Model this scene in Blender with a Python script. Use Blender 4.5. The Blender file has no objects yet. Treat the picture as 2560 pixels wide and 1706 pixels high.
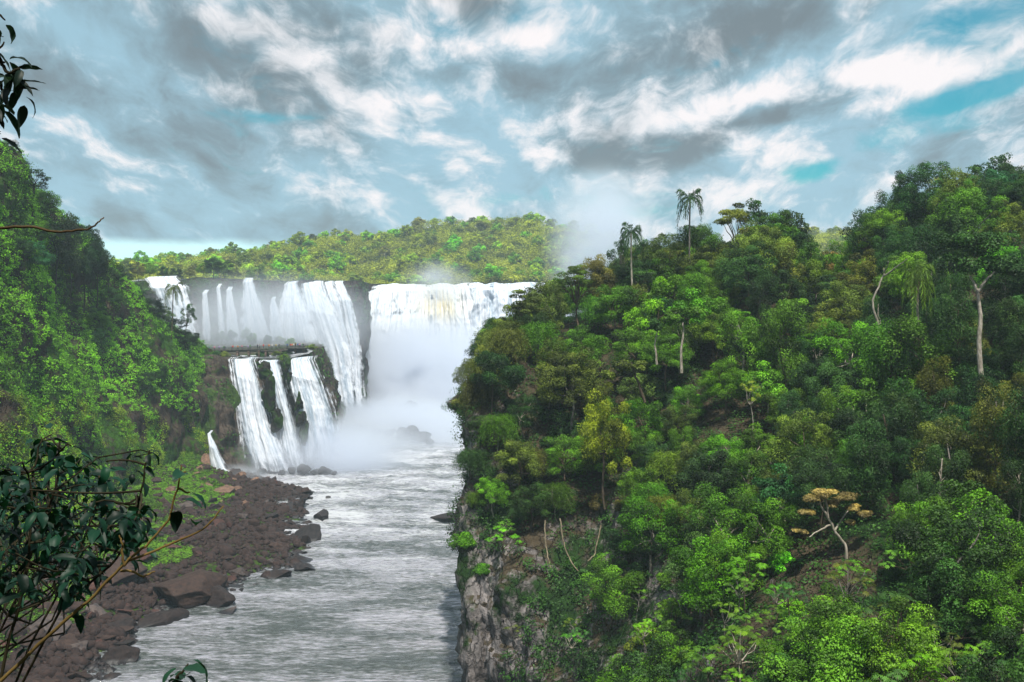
import bpy, math, random
import numpy as np
from math import radians, sin, cos, pi

# ----------------------------------------------------------------- camera, sky, sun, exposure
scn = bpy.context.scene
COL = scn.collection
F, HY, H = 1098.0, 295.0, 60.0          # focal length in pixels, horizon row, eye height over the river

cam_d = bpy.data.cameras.new("camera")
cam = bpy.data.objects.new("camera", cam_d)
COL.objects.link(cam)
cam.location = (0, 0, H)
cam.rotation_euler = (radians(90), 0, 0)
cam_d.sensor_width = 36.0
cam_d.lens = 36.0 * F / 1024.0
cam_d.shift_y = -(341.0 - HY) / 1024.0
cam_d.clip_start = 0.1
cam_d.clip_end = 20000
scn.camera = cam

SUN_EL, SUN_AZ = radians(64), radians(171)
sun_d = bpy.data.lights.new("sun", 'SUN')
sun_d.energy = 5.0
sun_d.angle = radians(0.6)
sun_d.color = (1.0, 0.95, 0.85)
sun = bpy.data.objects.new("sun", sun_d)
COL.objects.link(sun)
sx, sy, sz = cos(SUN_EL) * sin(SUN_AZ), cos(SUN_EL) * cos(SUN_AZ), sin(SUN_EL)
from mathutils import Vector
sun.rotation_euler = Vector((sx, sy, sz)).to_track_quat('Z', 'Y').to_euler()
sun.location = (sx * 300, sy * 300, sz * 300)

scn.view_settings.view_transform = 'Standard'
scn.view_settings.look = 'None'
scn.view_settings.gamma = 1.0
scn.view_settings.exposure = 0.35
cy = scn.cycles
cy.max_bounces = 8
cy.diffuse_bounces = 2
cy.glossy_bounces = 2
cy.transmission_bounces = 2
cy.transparent_max_bounces = 12
cy.volume_bounces = 6
cy.volume_step_rate = 1.0
cy.volume_max_steps = 128
cy.use_denoising = True
try:
    cy.denoiser = 'OPENIMAGEDENOISE'
    cy.denoising_input_passes = 'RGB_ALBEDO_NORMAL'
except Exception:
    pass
cy.sample_clamp_indirect = 4.0


# ----------------------------------------------------------------- node helpers
class NT:
    def __init__(s, tree):
        s.t = tree
        s.n, s.l = tree.nodes, tree.links

    def node(s, typ, **kw):
        nd = s.n.new(typ)
        for k, v in kw.items():
            setattr(nd, k, v)
        return nd

    def put(s, sock, v):
        if hasattr(v, 'is_output'):
            s.l.new(v, sock)
        else:
            sock.default_value = v

    def m(s, op, a, b=0.0, c=0.0, clamp=False):
        nd = s.node('ShaderNodeMath', operation=op, use_clamp=clamp)
        s.put(nd.inputs[0], a)
        s.put(nd.inputs[1], b)
        s.put(nd.inputs[2], c)
        return nd.outputs[0]

    def mix(s, f, a, b, blend='MIX'):
        nd = s.node('ShaderNodeMix', data_type='RGBA', blend_type=blend)
        s.put(nd.inputs['Factor'], f)
        s.put(nd.inputs[6], a if hasattr(a, 'is_output') else (*a, 1)[:4])
        s.put(nd.inputs[7], b if hasattr(b, 'is_output') else (*b, 1)[:4])
        return nd.outputs[2]

    def ramp(s, v, lo, hi, a=0.0, b=1.0, smooth=True):
        nd = s.node('ShaderNodeMapRange', interpolation_type='SMOOTHSTEP' if smooth else 'LINEAR')
        s.put(nd.inputs['Value'], v)
        s.put(nd.inputs['From Min'], lo)
        s.put(nd.inputs['From Max'], hi)
        s.put(nd.inputs['To Min'], a)
        s.put(nd.inputs['To Max'], b)
        return nd.outputs['Result']

    def noise(s, vec, scale, detail=4.0, rough=0.55, dist=0.0, col=False):
        nd = s.node('ShaderNodeTexNoise')
        if vec is not None:
            s.l.new(vec, nd.inputs['Vector'])
        nd.inputs['Scale'].default_value = scale
        nd.inputs['Detail'].default_value = detail
        nd.inputs['Roughness'].default_value = rough
        nd.inputs['Distortion'].default_value = dist
        return nd.outputs['Color' if col else 'Fac']

    def mapping(s, vec, loc=(0, 0, 0), rot=(0, 0, 0), scale=(1, 1, 1), typ='POINT'):
        nd = s.node('ShaderNodeMapping', vector_type=typ)
        s.l.new(vec, nd.inputs['Vector'])
        nd.inputs['Location'].default_value = loc
        nd.inputs['Rotation'].default_value = rot
        nd.inputs['Scale'].default_value = scale
        return nd.outputs[0]

    def vop(s, op, a, b):
        nd = s.node('ShaderNodeVectorMath', operation=op)
        s.put(nd.inputs[0], a)
        s.put(nd.inputs[1], b)
        return nd.outputs[0]

    def attr(s, name):
        return s.node('ShaderNodeAttribute', attribute_name=name).outputs['Fac']

    def pos(s):
        return s.node('ShaderNodeNewGeometry').outputs['Position']

    def bump(s, h, strength, dist):
        nd = s.node('ShaderNodeBump')
        s.l.new(h, nd.inputs['Height'])
        nd.inputs['Strength'].default_value = strength
        nd.inputs['Distance'].default_value = dist
        return nd.outputs[0]


# ----------------------------------------------------------------- sky with clouds (by direction)
SKY_GAIN = 1.0
world = bpy.data.worlds.new("World")
scn.world = world
world.use_nodes = True
w = NT(world.node_tree)
w.n.clear()
out = w.node('ShaderNodeOutputWorld')
bg = w.node('ShaderNodeBackground')
bg.inputs['Strength'].default_value = 0.1
w.l.new(bg.outputs[0], out.inputs[0])
sky = w.node('ShaderNodeTexSky', sky_type='NISHITA')
sky.sun_disc = False
sky.sun_elevation = SUN_EL
sky.sun_rotation = SUN_AZ
sky.ozone_density = 3.0
tc = w.node('ShaderNodeTexCoord')
sep = w.node('ShaderNodeSeparateXYZ')
w.l.new(tc.outputs['Generated'], sep.inputs[0])
hor = w.m('SQRT', w.m('ADD', w.m('MULTIPLY', sep.outputs[0], sep.outputs[0]), w.m('MULTIPLY', sep.outputs[1], sep.outputs[1])))
hor = w.m('MAXIMUM', hor, 0.02)
az = w.m('ARCTAN2', sep.outputs[0], sep.outputs[1])          # 0 straight ahead, + to the right
el = w.m('DIVIDE', sep.outputs[2], hor)
cmb = w.node('ShaderNodeCombineXYZ')
w.l.new(az, cmb.inputs[0])
w.l.new(el, cmb.inputs[1])
ae = cmb.outputs[0]
# cloud deck coordinates: flatter near the horizon
den = w.m('ADD', w.m('MAXIMUM', el, 0.0), 0.42)
cmb2 = w.node('ShaderNodeCombineXYZ')
w.l.new(w.m('DIVIDE', az, den), cmb2.inputs[0])
w.l.new(w.m('DIVIDE', 0.58, den), cmb2.inputs[1])
deck = cmb2.outputs[0]
warp = w.vop('SUBTRACT', w.noise(deck, 2.6, 4, 0.6, col=True), (0.5, 0.5, 0.5))
deckw = w.vop('ADD', deck, w.vop('MULTIPLY', warp, (0.20, 0.20, 0.0)))
rot = w.mapping(deckw, rot=(0, 0, radians(-14)), scale=(0.8, 1.0, 1.0))
n_big = w.noise(rot, 3.6, 8, 0.56, 0.15)
n_a = w.noise(rot, 6.5, 11, 0.63, 0.1)
n_b = w.noise(w.mapping(rot, loc=(0.015, -0.040, 0)), 6.5, 11, 0.63, 0.1)
relief = w.m('SUBTRACT', n_a, n_b)
n_fine = w.noise(w.mapping(deckw, loc=(7, 3, 0), rot=(0, 0, radians(-25)), scale=(0.75, 1.5, 1)), 7.0, 9, 0.62)
n_lit = w.noise(w.mapping(deckw, loc=(3.3, 1.7, 2.0), scale=(0.8, 1.1, 1)), 6.0, 9, 0.60)
aew = w.vop('ADD', ae, w.vop('MULTIPLY', warp, (0.16, 0.07, 0.0)))


def spot(px, py, rx, ry, ang=0.0):
    a, e = math.atan((px - 512) / F), (HY - py) / math.hypot(F, px - 512)
    v = w.mapping(aew, loc=(a, e, 0), rot=(0, 0, radians(ang)), scale=(rx / F, ry / F, 1), typ='TEXTURE')
    g = w.node('ShaderNodeTexGradient', gradient_type='SPHERICAL')
    w.l.new(v, g.inputs[0])
    return g.outputs['Fac']


def total(base, lst):
    for (amp, *sp) in lst:
        base = w.m('MULTIPLY_ADD', spot(*sp), amp, base)
    return base


# darkness of the cloud bellies
dark = total(w.m('MULTIPLY_ADD', w.m('SUBTRACT', n_big, 0.5), 3.2, 0.12), [
    (0.95, 250, 25, 220, 60, -12), (0.55, 280, 88, 140, 36, -12), (1.0, 465, 10, 90, 40, 0), (0.85, 505, 84, 90, 36, 0), (0.45, 30, 78, 130, 50, 0),
    (0.30, 180, 150, 220, 34, -4), (0.85, 745, 26, 110, 40, 8), (1.0, 745, 120, 190, 26, 15), (0.45, 610, 146, 130, 30, 4), (0.35, 200, 205, 260, 40, 0), (0.4, 900, 165, 130, 34, 8),
    (-0.8, 755, 92, 130, 26, 16), (-0.5, 400, 30, 60, 60, 0), (-0.5, 420, 95, 80, 36, 0), (-0.7, 925, 55, 60, 28, 14), (-0.4, 550, 50, 70, 26, 0), (-0.3, 500, 190, 200, 50, 0)])
bright = total(w.m('MULTIPLY_ADD', w.m('SUBTRACT', n_lit, 0.5), 3.2, 0.12), [
    (1.2, 752, 92, 125, 24, 16), (0.8, 868, 66, 36, 16, 5), (0.9, 925, 54, 56, 26, 8), (0.9, 1005, 30, 60, 18, 14), (0.8, 528, 46, 46, 22, 0), (0.6, 590, 54, 50, 20, 10),
    (0.6, 400, 22, 60, 50, 20), (0.6, 415, 98, 80, 34, 0), (0.7, 287, 58, 26, 12, 0), (0.8, 446, 192, 60, 16, -25), (0.6, 775, 158, 50, 24, -10), (0.45, 500, 225, 160, 40, 0),
    (0.4, 560, 120, 120, 40, 10), (0.5, 820, 140, 60, 16, -8), (-0.5, 180, 190, 300, 100, 0), (-0.5, 40, 50, 220, 140, 0)])
hole = total(w.m('MULTIPLY_ADD', w.m('SUBTRACT', n_fine, 0.5), 2.8, -0.34), [
    (1.2, 995, 8, 110, 44, 8), (1.25, 815, 160, 42, 20, 0), (1.1, 1012, 74, 70, 28, 12), (0.9, 930, 97, 60, 18, 12), (0.6, 860, 45, 60, 18, 15),
    (0.75, 425, 30, 34, 24, 0), (0.7, 600, 190, 150, 34, -3), (0.6, 300, 113, 130, 11, 0), (0.6, 880, 135, 90, 26, 20), (0.55, 700, 60, 120, 14, 14),
    (0.5, 70, 205, 60, 16, 0), (0.55, 1050, 130, 150, 60, 0), (0.4, 560, 12, 80, 30, 0)])
dark = w.m('MULTIPLY_ADD', relief, -3.6, dark)
bright = w.m('MULTIPLY_ADD', relief, 5.6, bright)
dark = w.m('MULTIPLY_ADD', w.m('SUBTRACT', n_a, 0.5), 2.2, dark)
darkf = w.ramp(dark, -0.25, 1.25)
brightf = w.ramp(bright, -0.15, 1.15)
holef = w.ramp(hole, -0.10, 0.75)
# colours are in the sky texture's own (bright) units
K = 10.0
col_mid = tuple(K * c for c in (0.275, 0.445, 0.545))
col_dark = tuple(K * c for c in (0.150, 0.190, 0.215))
col_white = tuple(K * c for c in (0.80, 0.755, 0.76))
cl = w.mix(darkf, col_mid, col_dark)
cl = w.mix(w.m('MULTIPLY', brightf, w.m('SUBTRACT', 1.0, w.m('MULTIPLY', darkf, 0.75))), cl, col_white)
blue = w.mix(1.0, sky.outputs[0], (0.05, 0.82, 0.78), 'MULTIPLY')
cl = w.mix(w.m('MULTIPLY', holef, 0.9), cl, blue)
# clear pale strip under the deck, low over the horizon
strip = w.m('MULTIPLY', w.ramp(w.m('ADD', el, w.m('MULTIPLY', w.m('SUBTRACT', n_fine, 0.5), 0.012)), 0.052, 0.042), w.ramp(az, -0.19, -0.25))
cl = w.mix(strip, cl, tuple(K * c for c in (0.62, 0.95, 0.96)))
w.l.new(cl, bg.inputs['Color'])
bg.inputs['Strength'].default_value = 0.1


# ----------------------------------------------------------------- geometry helpers
def PT(px, py, Y):
    return np.array([(px - 512.0) / F * Y, Y, H - (py - HY) / F * Y])


def proj(p):
    return 512 + p[0] / p[1] * F, HY + (H - p[2]) / p[1] * F


def _hash(ix, iy, iz, seed):
    h = (ix * 374761393 + iy * 668265263 + iz * 2147483647 + seed * 1274126177) & 0xFFFFFFFF
    h = ((h ^ (h >> 13)) * 1274126177) & 0xFFFFFFFF
    h = (h ^ (h >> 16)) & 0xFFFFFF
    return h / float(0xFFFFFF)


def vnoise(p, seed=0):
    p = np.asarray(p, float)
    i = np.floor(p).astype(np.int64)
    f = p - i
    f = f * f * (3 - 2 * f)
    r = 0
    for dx in (0, 1):
        for dy in (0, 1):
            for dz in (0, 1):
                wgt = (f[..., 0] if dx else 1 - f[..., 0]) * (f[..., 1] if dy else 1 - f[..., 1]) * (f[..., 2] if dz else 1 - f[..., 2])
                r = r + wgt * _hash(i[..., 0] + dx, i[..., 1] + dy, i[..., 2] + dz, seed)
    return r * 2 - 1


def fbm(p, octs=4, seed=0, gain=0.42):
    p = np.asarray(p, float)
    a, r = 1.0, 0
    for k in range(octs):
        r = r + a * vnoise(p * (2.03 ** k), seed + k)
        a *= gain
    return r


def make_mesh(name, V, faces, mats=(), tint=None, smooth=False, mat_idx=None, extra=None):
    me = bpy.data.meshes.new(name)
    V = np.ascontiguousarray(np.asarray(V, np.float32).reshape(-1, 3))
    if isinstance(faces, np.ndarray):
        faces = [faces]
    faces = [np.asarray(f, np.int32) for f in faces if len(f)]
    loops = np.concatenate([f.ravel() for f in faces])
    sizes = np.concatenate([np.full(len(f), f.shape[1], np.int32) for f in faces])
    starts = np.concatenate([[0], np.cumsum(sizes)[:-1]]).astype(np.int32)
    me.vertices.add(len(V))
    me.vertices.foreach_set('co', V.ravel())
    me.loops.add(len(loops))
    me.loops.foreach_set('vertex_index', loops)
    me.polygons.add(len(sizes))
    me.polygons.foreach_set('loop_start', starts)
    me.polygons.foreach_set('loop_total', sizes)
    if smooth:
        me.polygons.foreach_set('use_smooth', np.ones(len(sizes), bool))
    if mat_idx is not None:
        me.polygons.foreach_set('material_index', np.asarray(mat_idx, np.int32))
    ex = dict(extra or {})
    if tint is not None:
        ex['tint'] = tint
    for k, v in ex.items():
        at = me.attributes.new(k, 'FLOAT', 'POINT')
        at.data.foreach_set('value', np.ascontiguousarray(np.asarray(v, np.float32)))
    for m_ in mats:
        me.materials.append(m_)
    me.update(calc_edges=True)
    return me


def link(name, me, parent=None, loc=None, color=None):
    o = bpy.data.objects.new(name, me)
    COL.objects.link(o)
    if parent is not None:
        o.parent = parent
    if loc is not None:
        o.location = loc
    if color is not None:
        o.color = (*color[:3], 1)
    return o


def tag(o, label=None, cat=None, group=None, kind=None):
    for k, v in (('label', label), ('category', cat), ('group', group), ('kind', kind)):
        if v:
            o[k] = v
    return o


def empty(name, loc=(0, 0, 0), rz=0.0, sc=1.0):
    o = bpy.data.objects.new(name, None)
    o.empty_display_size = 0.5
    COL.objects.link(o)
    o.location = loc
    o.rotation_euler = (0, 0, rz)
    o.scale = (sc, sc, sc)
    return o


def unit(v):
    return v / np.maximum(np.linalg.norm(v, axis=-1, keepdims=True), 1e-9)


class Geo:
    """collects quads and triangles for one mesh"""

    def __init__(s):
        s.v, s.q, s.t, s.tn, s.n = [], [], [], [], 0

    def add(s, V, quads=None, tris=None, tint=0.5):
        V = np.asarray(V, float).reshape(-1, 3)
        s.v.append(V)
        if quads is not None and len(quads):
            s.q.append(np.asarray(quads) + s.n)
        if tris is not None and len(tris):
            s.t.append(np.asarray(tris) + s.n)
        s.tn.append(np.full(len(V), tint) if np.isscalar(tint) else np.asarray(tint))
        s.n += len(V)

    def tube(s, path, radii, sides=6, tint=0.5):
        P = np.asarray(path, float)
        R = np.broadcast_to(np.asarray(radii, float), (len(P),))
        T = unit(np.gradient(P, axis=0))
        ref = np.array([0.31, 0.95, 0.02]) if abs(T[:, 2]).mean() > 0.5 else np.array([0.05, 0.02, 1.0])
        A = unit(np.cross(T, ref))
        B = np.cross(T, A)
        th = np.linspace(0, 2 * pi, sides, endpoint=False)
        ring = A[:, None] * np.cos(th)[None, :, None] + B[:, None] * np.sin(th)[None, :, None]
        V = P[:, None] + ring * R[:, None, None]
        n = len(P)
        i = np.arange(n - 1)[:, None] * sides
        j = np.arange(sides)[None]
        q = np.stack([i + j, i + (j + 1) % sides, i + sides + (j + 1) % sides, i + sides + j], -1).reshape(-1, 4)
        s.add(V.reshape(-1, 3), q, tint=tint)
        s.add(P[-1:] + T[-1:] * R[-1], tint=tint)
        tip = s.n - 1
        last = tip - sides
        s.t.append(np.stack([last + np.arange(sides), last + (np.arange(sides) + 1) % sides, np.full(sides, tip)], -1))

    def box(s, c, size, rz=0.0, tint=0.5):
        x, y, z = [d / 2 for d in size]
        V = np.array([[-x, -y, -z], [x, -y, -z], [x, y, -z], [-x, y, -z], [-x, -y, z], [x, -y, z], [x, y, z], [-x, y, z]])
        R = np.array([[cos(rz), -sin(rz), 0], [sin(rz), cos(rz), 0], [0, 0, 1]])
        s.add(V @ R.T + np.asarray(c), [[0, 3, 2, 1], [4, 5, 6, 7], [0, 1, 5, 4], [1, 2, 6, 5], [2, 3, 7, 6], [3, 0, 4, 7]], tint=tint)

    def mesh(s, name, mats=(), smooth=False):
        fs = []
        if s.q:
            fs.append(np.concatenate(s.q))
        if s.t:
            fs.append(np.concatenate(s.t))
        return make_mesh(name, np.concatenate(s.v), fs, mats, np.concatenate(s.tn), smooth)


def leaf_cards(C, N, size, aspect, rng, tangent=None, fold=0.12):
    n = len(C)
    N = unit(N)
    size = np.broadcast_to(np.asarray(size, float), (n,)) * rng.uniform(0.65, 1.35, n)
    if tangent is None:
        tangent = rng.normal(size=(n, 3))
    T = unit(tangent - N * (tangent * N).sum(1, keepdims=True))
    B = np.cross(N, T)
    s = size[:, None]
    V = np.stack([C - T * s * 0.5, C + B * s * aspect * 0.5 + N * s * fold, C + T * s * 0.5, C - B * s * aspect * 0.5 + N * s * fold], 1)
    Q = np.arange(4 * n).reshape(n, 4)
    return V.reshape(-1, 3), Q


def grid_quads(nr, nc):
    i = np.arange(nr - 1)[:, None] * nc
    j = np.arange(nc - 1)[None]
    return np.stack([i + j, i + j + 1, i + nc + j + 1, i + nc + j], -1).reshape(-1, 4)


def grid_normals(G):
    du = np.gradient(G, axis=1)
    dv = np.gradient(G, axis=0)
    return unit(np.cross(du, dv))


# ----------------------------------------------------------------- materials
def new_mat(name):
    m_ = bpy.data.materials.new(name)
    m_.use_nodes = True
    t = NT(m_.node_tree)
    t.n.clear()
    o = t.node('ShaderNodeOutputMaterial')
    return m_, t, o


def principled(t, base, rough=0.7, spec=0.3, normal=None, alpha=None):
    b = t.node('ShaderNodeBsdfPrincipled')
    t.put(b.inputs['Base Color'], base if hasattr(base, 'is_output') else (*base, 1)[:4])
    t.put(b.inputs['Roughness'], rough)
    t.put(b.inputs['Specular IOR Level'], spec)
    if normal is not None:
        t.l.new(normal, b.inputs['Normal'])
    if alpha is not None:
        t.put(b.inputs['Alpha'], alpha)
    return b.outputs[0]


def leaf_material(name, rough=0.55, spec=0.25, transl=0.22, lo=0.18, hi=2.15):
    m_, t, o = new_mat(name)
    oc = t.node('ShaderNodeObjectInfo').outputs['Color']
    tn = t.attr('tint')
    yellow = t.mix(t.ramp(tn, 0.55, 1.0, 0.0, 0.45), oc, t.mix(1.0, oc, (1.25, 1.15, 0.65), 'MULTIPLY'))
    g = t.ramp(tn, 0.0, 1.0, lo, hi, smooth=False)
    cmbn = t.node('ShaderNodeCombineColor')
    for k in range(3):
        t.l.new(g, cmbn.inputs[k])
    c = t.mix(1.0, yellow, cmbn.outputs[0], 'MULTIPLY')
    p = principled(t, c, rough, spec)
    tr = t.node('ShaderNodeBsdfTranslucent')
    t.l.new(t.mix(1.0, c, (1.25, 1.35, 0.6), 'MULTIPLY'), tr.inputs[0])
    mx = t.node('ShaderNodeMixShader')
    mx.inputs[0].default_value = transl
    t.l.new(p, mx.inputs[1])
    t.l.new(tr.outputs[0], mx.inputs[2])
    t.l.new(mx.outputs[0], o.inputs[0])
    return m_


LEAF = leaf_material("leaf")
GLOSSY_LEAF = leaf_material("glossy_leaf", 0.5, 0.22, 0.22, 0.25, 2.2)


def bark_material(name):
    m_, t, o = new_mat(name)
    oc = t.node('ShaderNodeObjectInfo').outputs['Color']
    p = t.pos()
    n = t.noise(t.mapping(p, scale=(1, 1, 0.35)), 5.0, 4, 0.6)
    c = t.mix(t.ramp(n, 0.35, 0.7), t.mix(1.0, oc, (0.45, 0.45, 0.42), 'MULTIPLY'), oc)
    t.l.new(principled(t, c, 0.85, 0.15, t.bump(n, 0.5, 0.05)), o.inputs[0])
    return m_


BARK = bark_material("bark")


def soil_material(name, soil, green, rock, gscale=0.09, green_amt=0.5, rock_lo=0.55, streak=True):
    """ground: soil with moss and, where it is steep, bare rock"""
    m_, t, o = new_mat(name)
    p = t.pos()
    n1 = t.noise(p, gscale, 6, 0.6)
    n2 = t.noise(p, 0.7, 5, 0.65)
    n3 = t.noise(t.mapping(p, scale=(1, 1, 0.25)), 0.35, 6, 0.65, 0.6)
    g = t.mix(t.ramp(n2, 0.3, 0.7), tuple(c * 0.45 for c in green), green)
    r = t.mix(t.ramp(n3, 0.35, 0.68), tuple(c * 0.30 for c in rock), rock)
    r = t.mix(t.ramp(n2, 0.62, 0.75), r, tuple(c * 1.5 for c in rock))
    vo = t.node('ShaderNodeTexVoronoi', feature='DISTANCE_TO_EDGE')
    t.l.new(t.vop('ADD', t.mapping(p, scale=(1, 1, 0.55)), t.vop('MULTIPLY', t.noise(p, 0.9, 4, 0.6, col=True), (1.2, 1.2, 1.2))), vo.inputs['Vector'])
    vo.inputs['Scale'].default_value = 0.55
    crack = t.ramp(vo.outputs['Distance'], 0.0, 0.05)
    r = t.mix(crack, tuple(c * 0.45 for c in rock), r)
    c = t.mix(t.ramp(n2, 0.4, 0.6), soil, tuple(c * 1.6 for c in soil))
    nz = t.node('ShaderNodeSeparateXYZ')
    t.l.new(t.node('ShaderNodeNewGeometry').outputs['True Normal'], nz.inputs[0])
    steep = t.ramp(t.m('MULTIPLY_ADD', t.m('SUBTRACT', n2, 0.5), 0.5, t.m('ABSOLUTE', nz.outputs[2])), rock_lo, rock_lo - 0.25)
    c = t.mix(steep, c, r)
    c = t.mix(t.ramp(t.m('MULTIPLY_ADD', t.m('SUBTRACT', n2, 0.5), 0.35, n1), 0.62 - 0.3 * green_amt, 0.72 - 0.3 * green_amt), c, g)
    h = t.m('ADD', t.m('ADD', t.m('MULTIPLY', n3, 1.2), n2), t.m('MULTIPLY', crack, 0.6))
    t.l.new(principled(t, c, 0.92, 0.12, t.bump(h, 0.9, 0.8)), o.inputs[0])
    return m_


def rock_material(name):
    m_, t, o = new_mat(name)
    oc = t.node('ShaderNodeObjectInfo').outputs['Color']
    p = t.node('ShaderNodeTexCoord').outputs['Object']
    pw = t.pos()
    n1 = t.noise(pw, 1.3, 6, 0.65)
    n2 = t.noise(pw, 0.35, 4, 0.6)
    c = t.mix(t.ramp(n1, 0.3, 0.7), t.mix(1.0, oc, (0.5, 0.5, 0.55), 'MULTIPLY'), t.mix(1.0, oc, (1.4, 1.3, 1.2), 'MULTIPLY'))
    z = t.node('ShaderNodeSeparateXYZ')
    t.l.new(pw, z.inputs[0])
    wet = t.ramp(t.m('MULTIPLY_ADD', n2, 0.8, z.outputs[2]), 0.4, 1.3)
    c = t.mix(wet, (0.018, 0.016, 0.018), c)
    t.l.new(principled(t, c, t.ramp(wet, 0, 1, 0.35, 0.85), 0.3, t.bump(n1, 0.7, 0.25)), o.inputs[0])
    return m_


ROCK = rock_material("boulder_rock")


def water_material(name):
    m_, t, o = new_mat(name)
    p = t.pos()
    foam = t.attr('foam')
    ps = t.mapping(p, rot=(0, 0, radians(8)), scale=(0.55, 1.5, 1.0))
    n1 = t.noise(ps, 0.22, 7, 0.62, 0.8)
    n2 = t.noise(ps, 0.055, 4, 0.55, 0.6)
    n3 = t.noise(ps, 1.1, 4, 0.6, 0.4)
    f = t.m('ADD', t.m('ADD', t.m('MULTIPLY', t.m('SUBTRACT', n1, 0.5), 2.4), t.m('MULTIPLY', t.m('SUBTRACT', n2, 0.5), 1.6)), t.m('MULTIPLY', t.m('SUBTRACT', n3, 0.5), 1.7))
    fm = t.ramp(t.m('ADD', f, foam), 0.15, 1.15)
    c = t.mix(t.ramp(n2, 0.35, 0.65), (0.125, 0.145, 0.142), (0.19, 0.205, 0.21))
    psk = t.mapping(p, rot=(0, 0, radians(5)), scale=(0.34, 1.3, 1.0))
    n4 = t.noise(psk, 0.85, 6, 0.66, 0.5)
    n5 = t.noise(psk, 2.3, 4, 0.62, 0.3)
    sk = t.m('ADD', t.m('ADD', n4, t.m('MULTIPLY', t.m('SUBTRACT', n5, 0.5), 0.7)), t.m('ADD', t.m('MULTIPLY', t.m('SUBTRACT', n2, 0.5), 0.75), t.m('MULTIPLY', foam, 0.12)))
    c = t.mix(t.ramp(sk, 0.46, 0.30), c, (0.065, 0.080, 0.076))  # dark ripple troughs painted into the water colour
    c = t.mix(t.ramp(sk, 0.40, 0.74), c, (0.56, 0.555, 0.65))  # pale sky reflections on the ripples, painted as lavender streaks
    c = t.mix(fm, c, (0.78, 0.80, 0.84))
    w1 = t.noise(ps, 0.32, 6, 0.66, 0.6)
    w2 = t.noise(ps, 1.6, 4, 0.62, 0.4)
    h = t.m('ADD', t.m('ADD', w1, t.m('MULTIPLY', w2, 0.7)), t.m('MULTIPLY', sk, 0.5))
    t.l.new(principled(t, c, t.ramp(fm, 0, 1, 0.10, 0.6), 0.5, t.bump(h, 1.0, 1.6)), o.inputs[0])
    return m_


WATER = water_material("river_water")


def fall_material(name, white=(0.72, 0.75, 0.82), grey=(0.33, 0.41, 0.50), cover=0.5, tintcol=None):
    m_, t, o = new_mat(name)
    p = t.pos()
    edge = t.attr('edge')
    across = t.attr('across')
    down = t.attr('down')
    cm = t.node('ShaderNodeCombineXYZ')
    t.l.new(across, cm.inputs[0])
    t.l.new(t.m('MULTIPLY', down, 0.055), cm.inputs[1])
    v = cm.outputs[0]
    n1 = t.noise(v, 0.9, 6, 0.66, 0.35)
    n2 = t.noise(v, 0.22, 4, 0.6, 0.5)
    cm2 = t.node('ShaderNodeCombineXYZ')
    t.l.new(across, cm2.inputs[0])
    t.l.new(t.m('MULTIPLY', down, 0.4), cm2.inputs[1])
    n3 = t.noise(cm2.outputs[0], 0.9, 5, 0.65, 0.4)
    st = t.m('ADD', t.m('MULTIPLY', n1, 0.6), t.m('ADD', t.m('MULTIPLY', n2, 0.5), t.m('MULTIPLY', t.m('SUBTRACT', n3, 0.25), 0.5)))
    c = t.mix(t.ramp(st, 0.50, 0.80), grey, white)
    if tintcol:
        cp = t.attr('brown')
        c = t.mix(t.m('MULTIPLY', cp, t.ramp(n1, 0.3, 0.6)), c, tintcol)
    amp = t.m('MULTIPLY_ADD', t.m('SUBTRACT', 1.0, t.m('MAXIMUM', edge, 0.0)), 3.0, 0.5)
    al = t.ramp(t.m('ADD', edge, t.m('MULTIPLY', t.m('SUBTRACT', st, 0.66), amp)), 0.08, 0.75)
    h = t.m('ADD', n1, t.m('MULTIPLY', n3, 0.6))
    t.l.new(principled(t, c, 0.75, 0.2, t.bump(h, 0.8, 1.0), alpha=al), o.inputs[0])
    return m_


FALL = fall_material("falling_water")
FALL_BROWN = fall_material("falling_water_silty", grey=(0.46, 0.51, 0.55), tintcol=(0.50, 0.42, 0.22))


def mist_material(name, density, nscale=0.035, cut=0.5, contrast=1.3, soft=0.75, seed=0.0, color=(0.85, 0.90, 1.0), aniso=0.25):
    m_, t, o = new_mat(name)
    oc = t.node('ShaderNodeTexCoord').outputs['Object']
    g = t.node('ShaderNodeTexGradient', gradient_type='SPHERICAL')
    t.l.new(oc, g.inputs[0])
    fall = t.ramp(g.outputs['Fac'], 0.0, soft)
    n = t.noise(t.vop('ADD', t.pos(), (seed * 37.0, seed * 11.0, 0)), nscale, 4, 0.6, 0.3)
    nn = t.ramp(n, cut - 0.5 / contrast, cut + 0.5 / contrast)
    d = t.m('MULTIPLY', t.m('MULTIPLY', fall, nn), density)
    v = t.node('ShaderNodeVolumePrincipled')
    v.inputs['Color'].default_value = (*color, 1)
    v.inputs['Anisotropy'].default_value = aniso
    t.l.new(d, v.inputs['Density'])
    t.l.new(v.outputs[0], o.inputs['Volume'])
    return m_


def plain(name, col, rough=0.7, spec=0.3, nscale=3.0, amt=0.35):
    m_, t, o = new_mat(name)
    n = t.noise(t.pos(), nscale, 4, 0.6)
    c = t.mix(t.ramp(n, 0.3, 0.7), tuple(x * (1 - amt) for x in col), tuple(x * (1 + amt) for x in col))
    t.l.new(principled(t, c, rough, spec, t.bump(n, 0.3, 0.02)), o.inputs[0])
    return m_


def objcol(name, rough=0.7):
    m_, t, o = new_mat(name)
    oc = t.node('ShaderNodeObjectInfo').outputs['Color']
    n = t.noise(t.pos(), 9.0, 3, 0.6)
    c = t.mix(t.ramp(n, 0.3, 0.7), t.mix(1.0, oc, (0.75, 0.75, 0.75), 'MULTIPLY'), oc)
    t.l.new(principled(t, c, rough, 0.2), o.inputs[0])
    return m_


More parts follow.
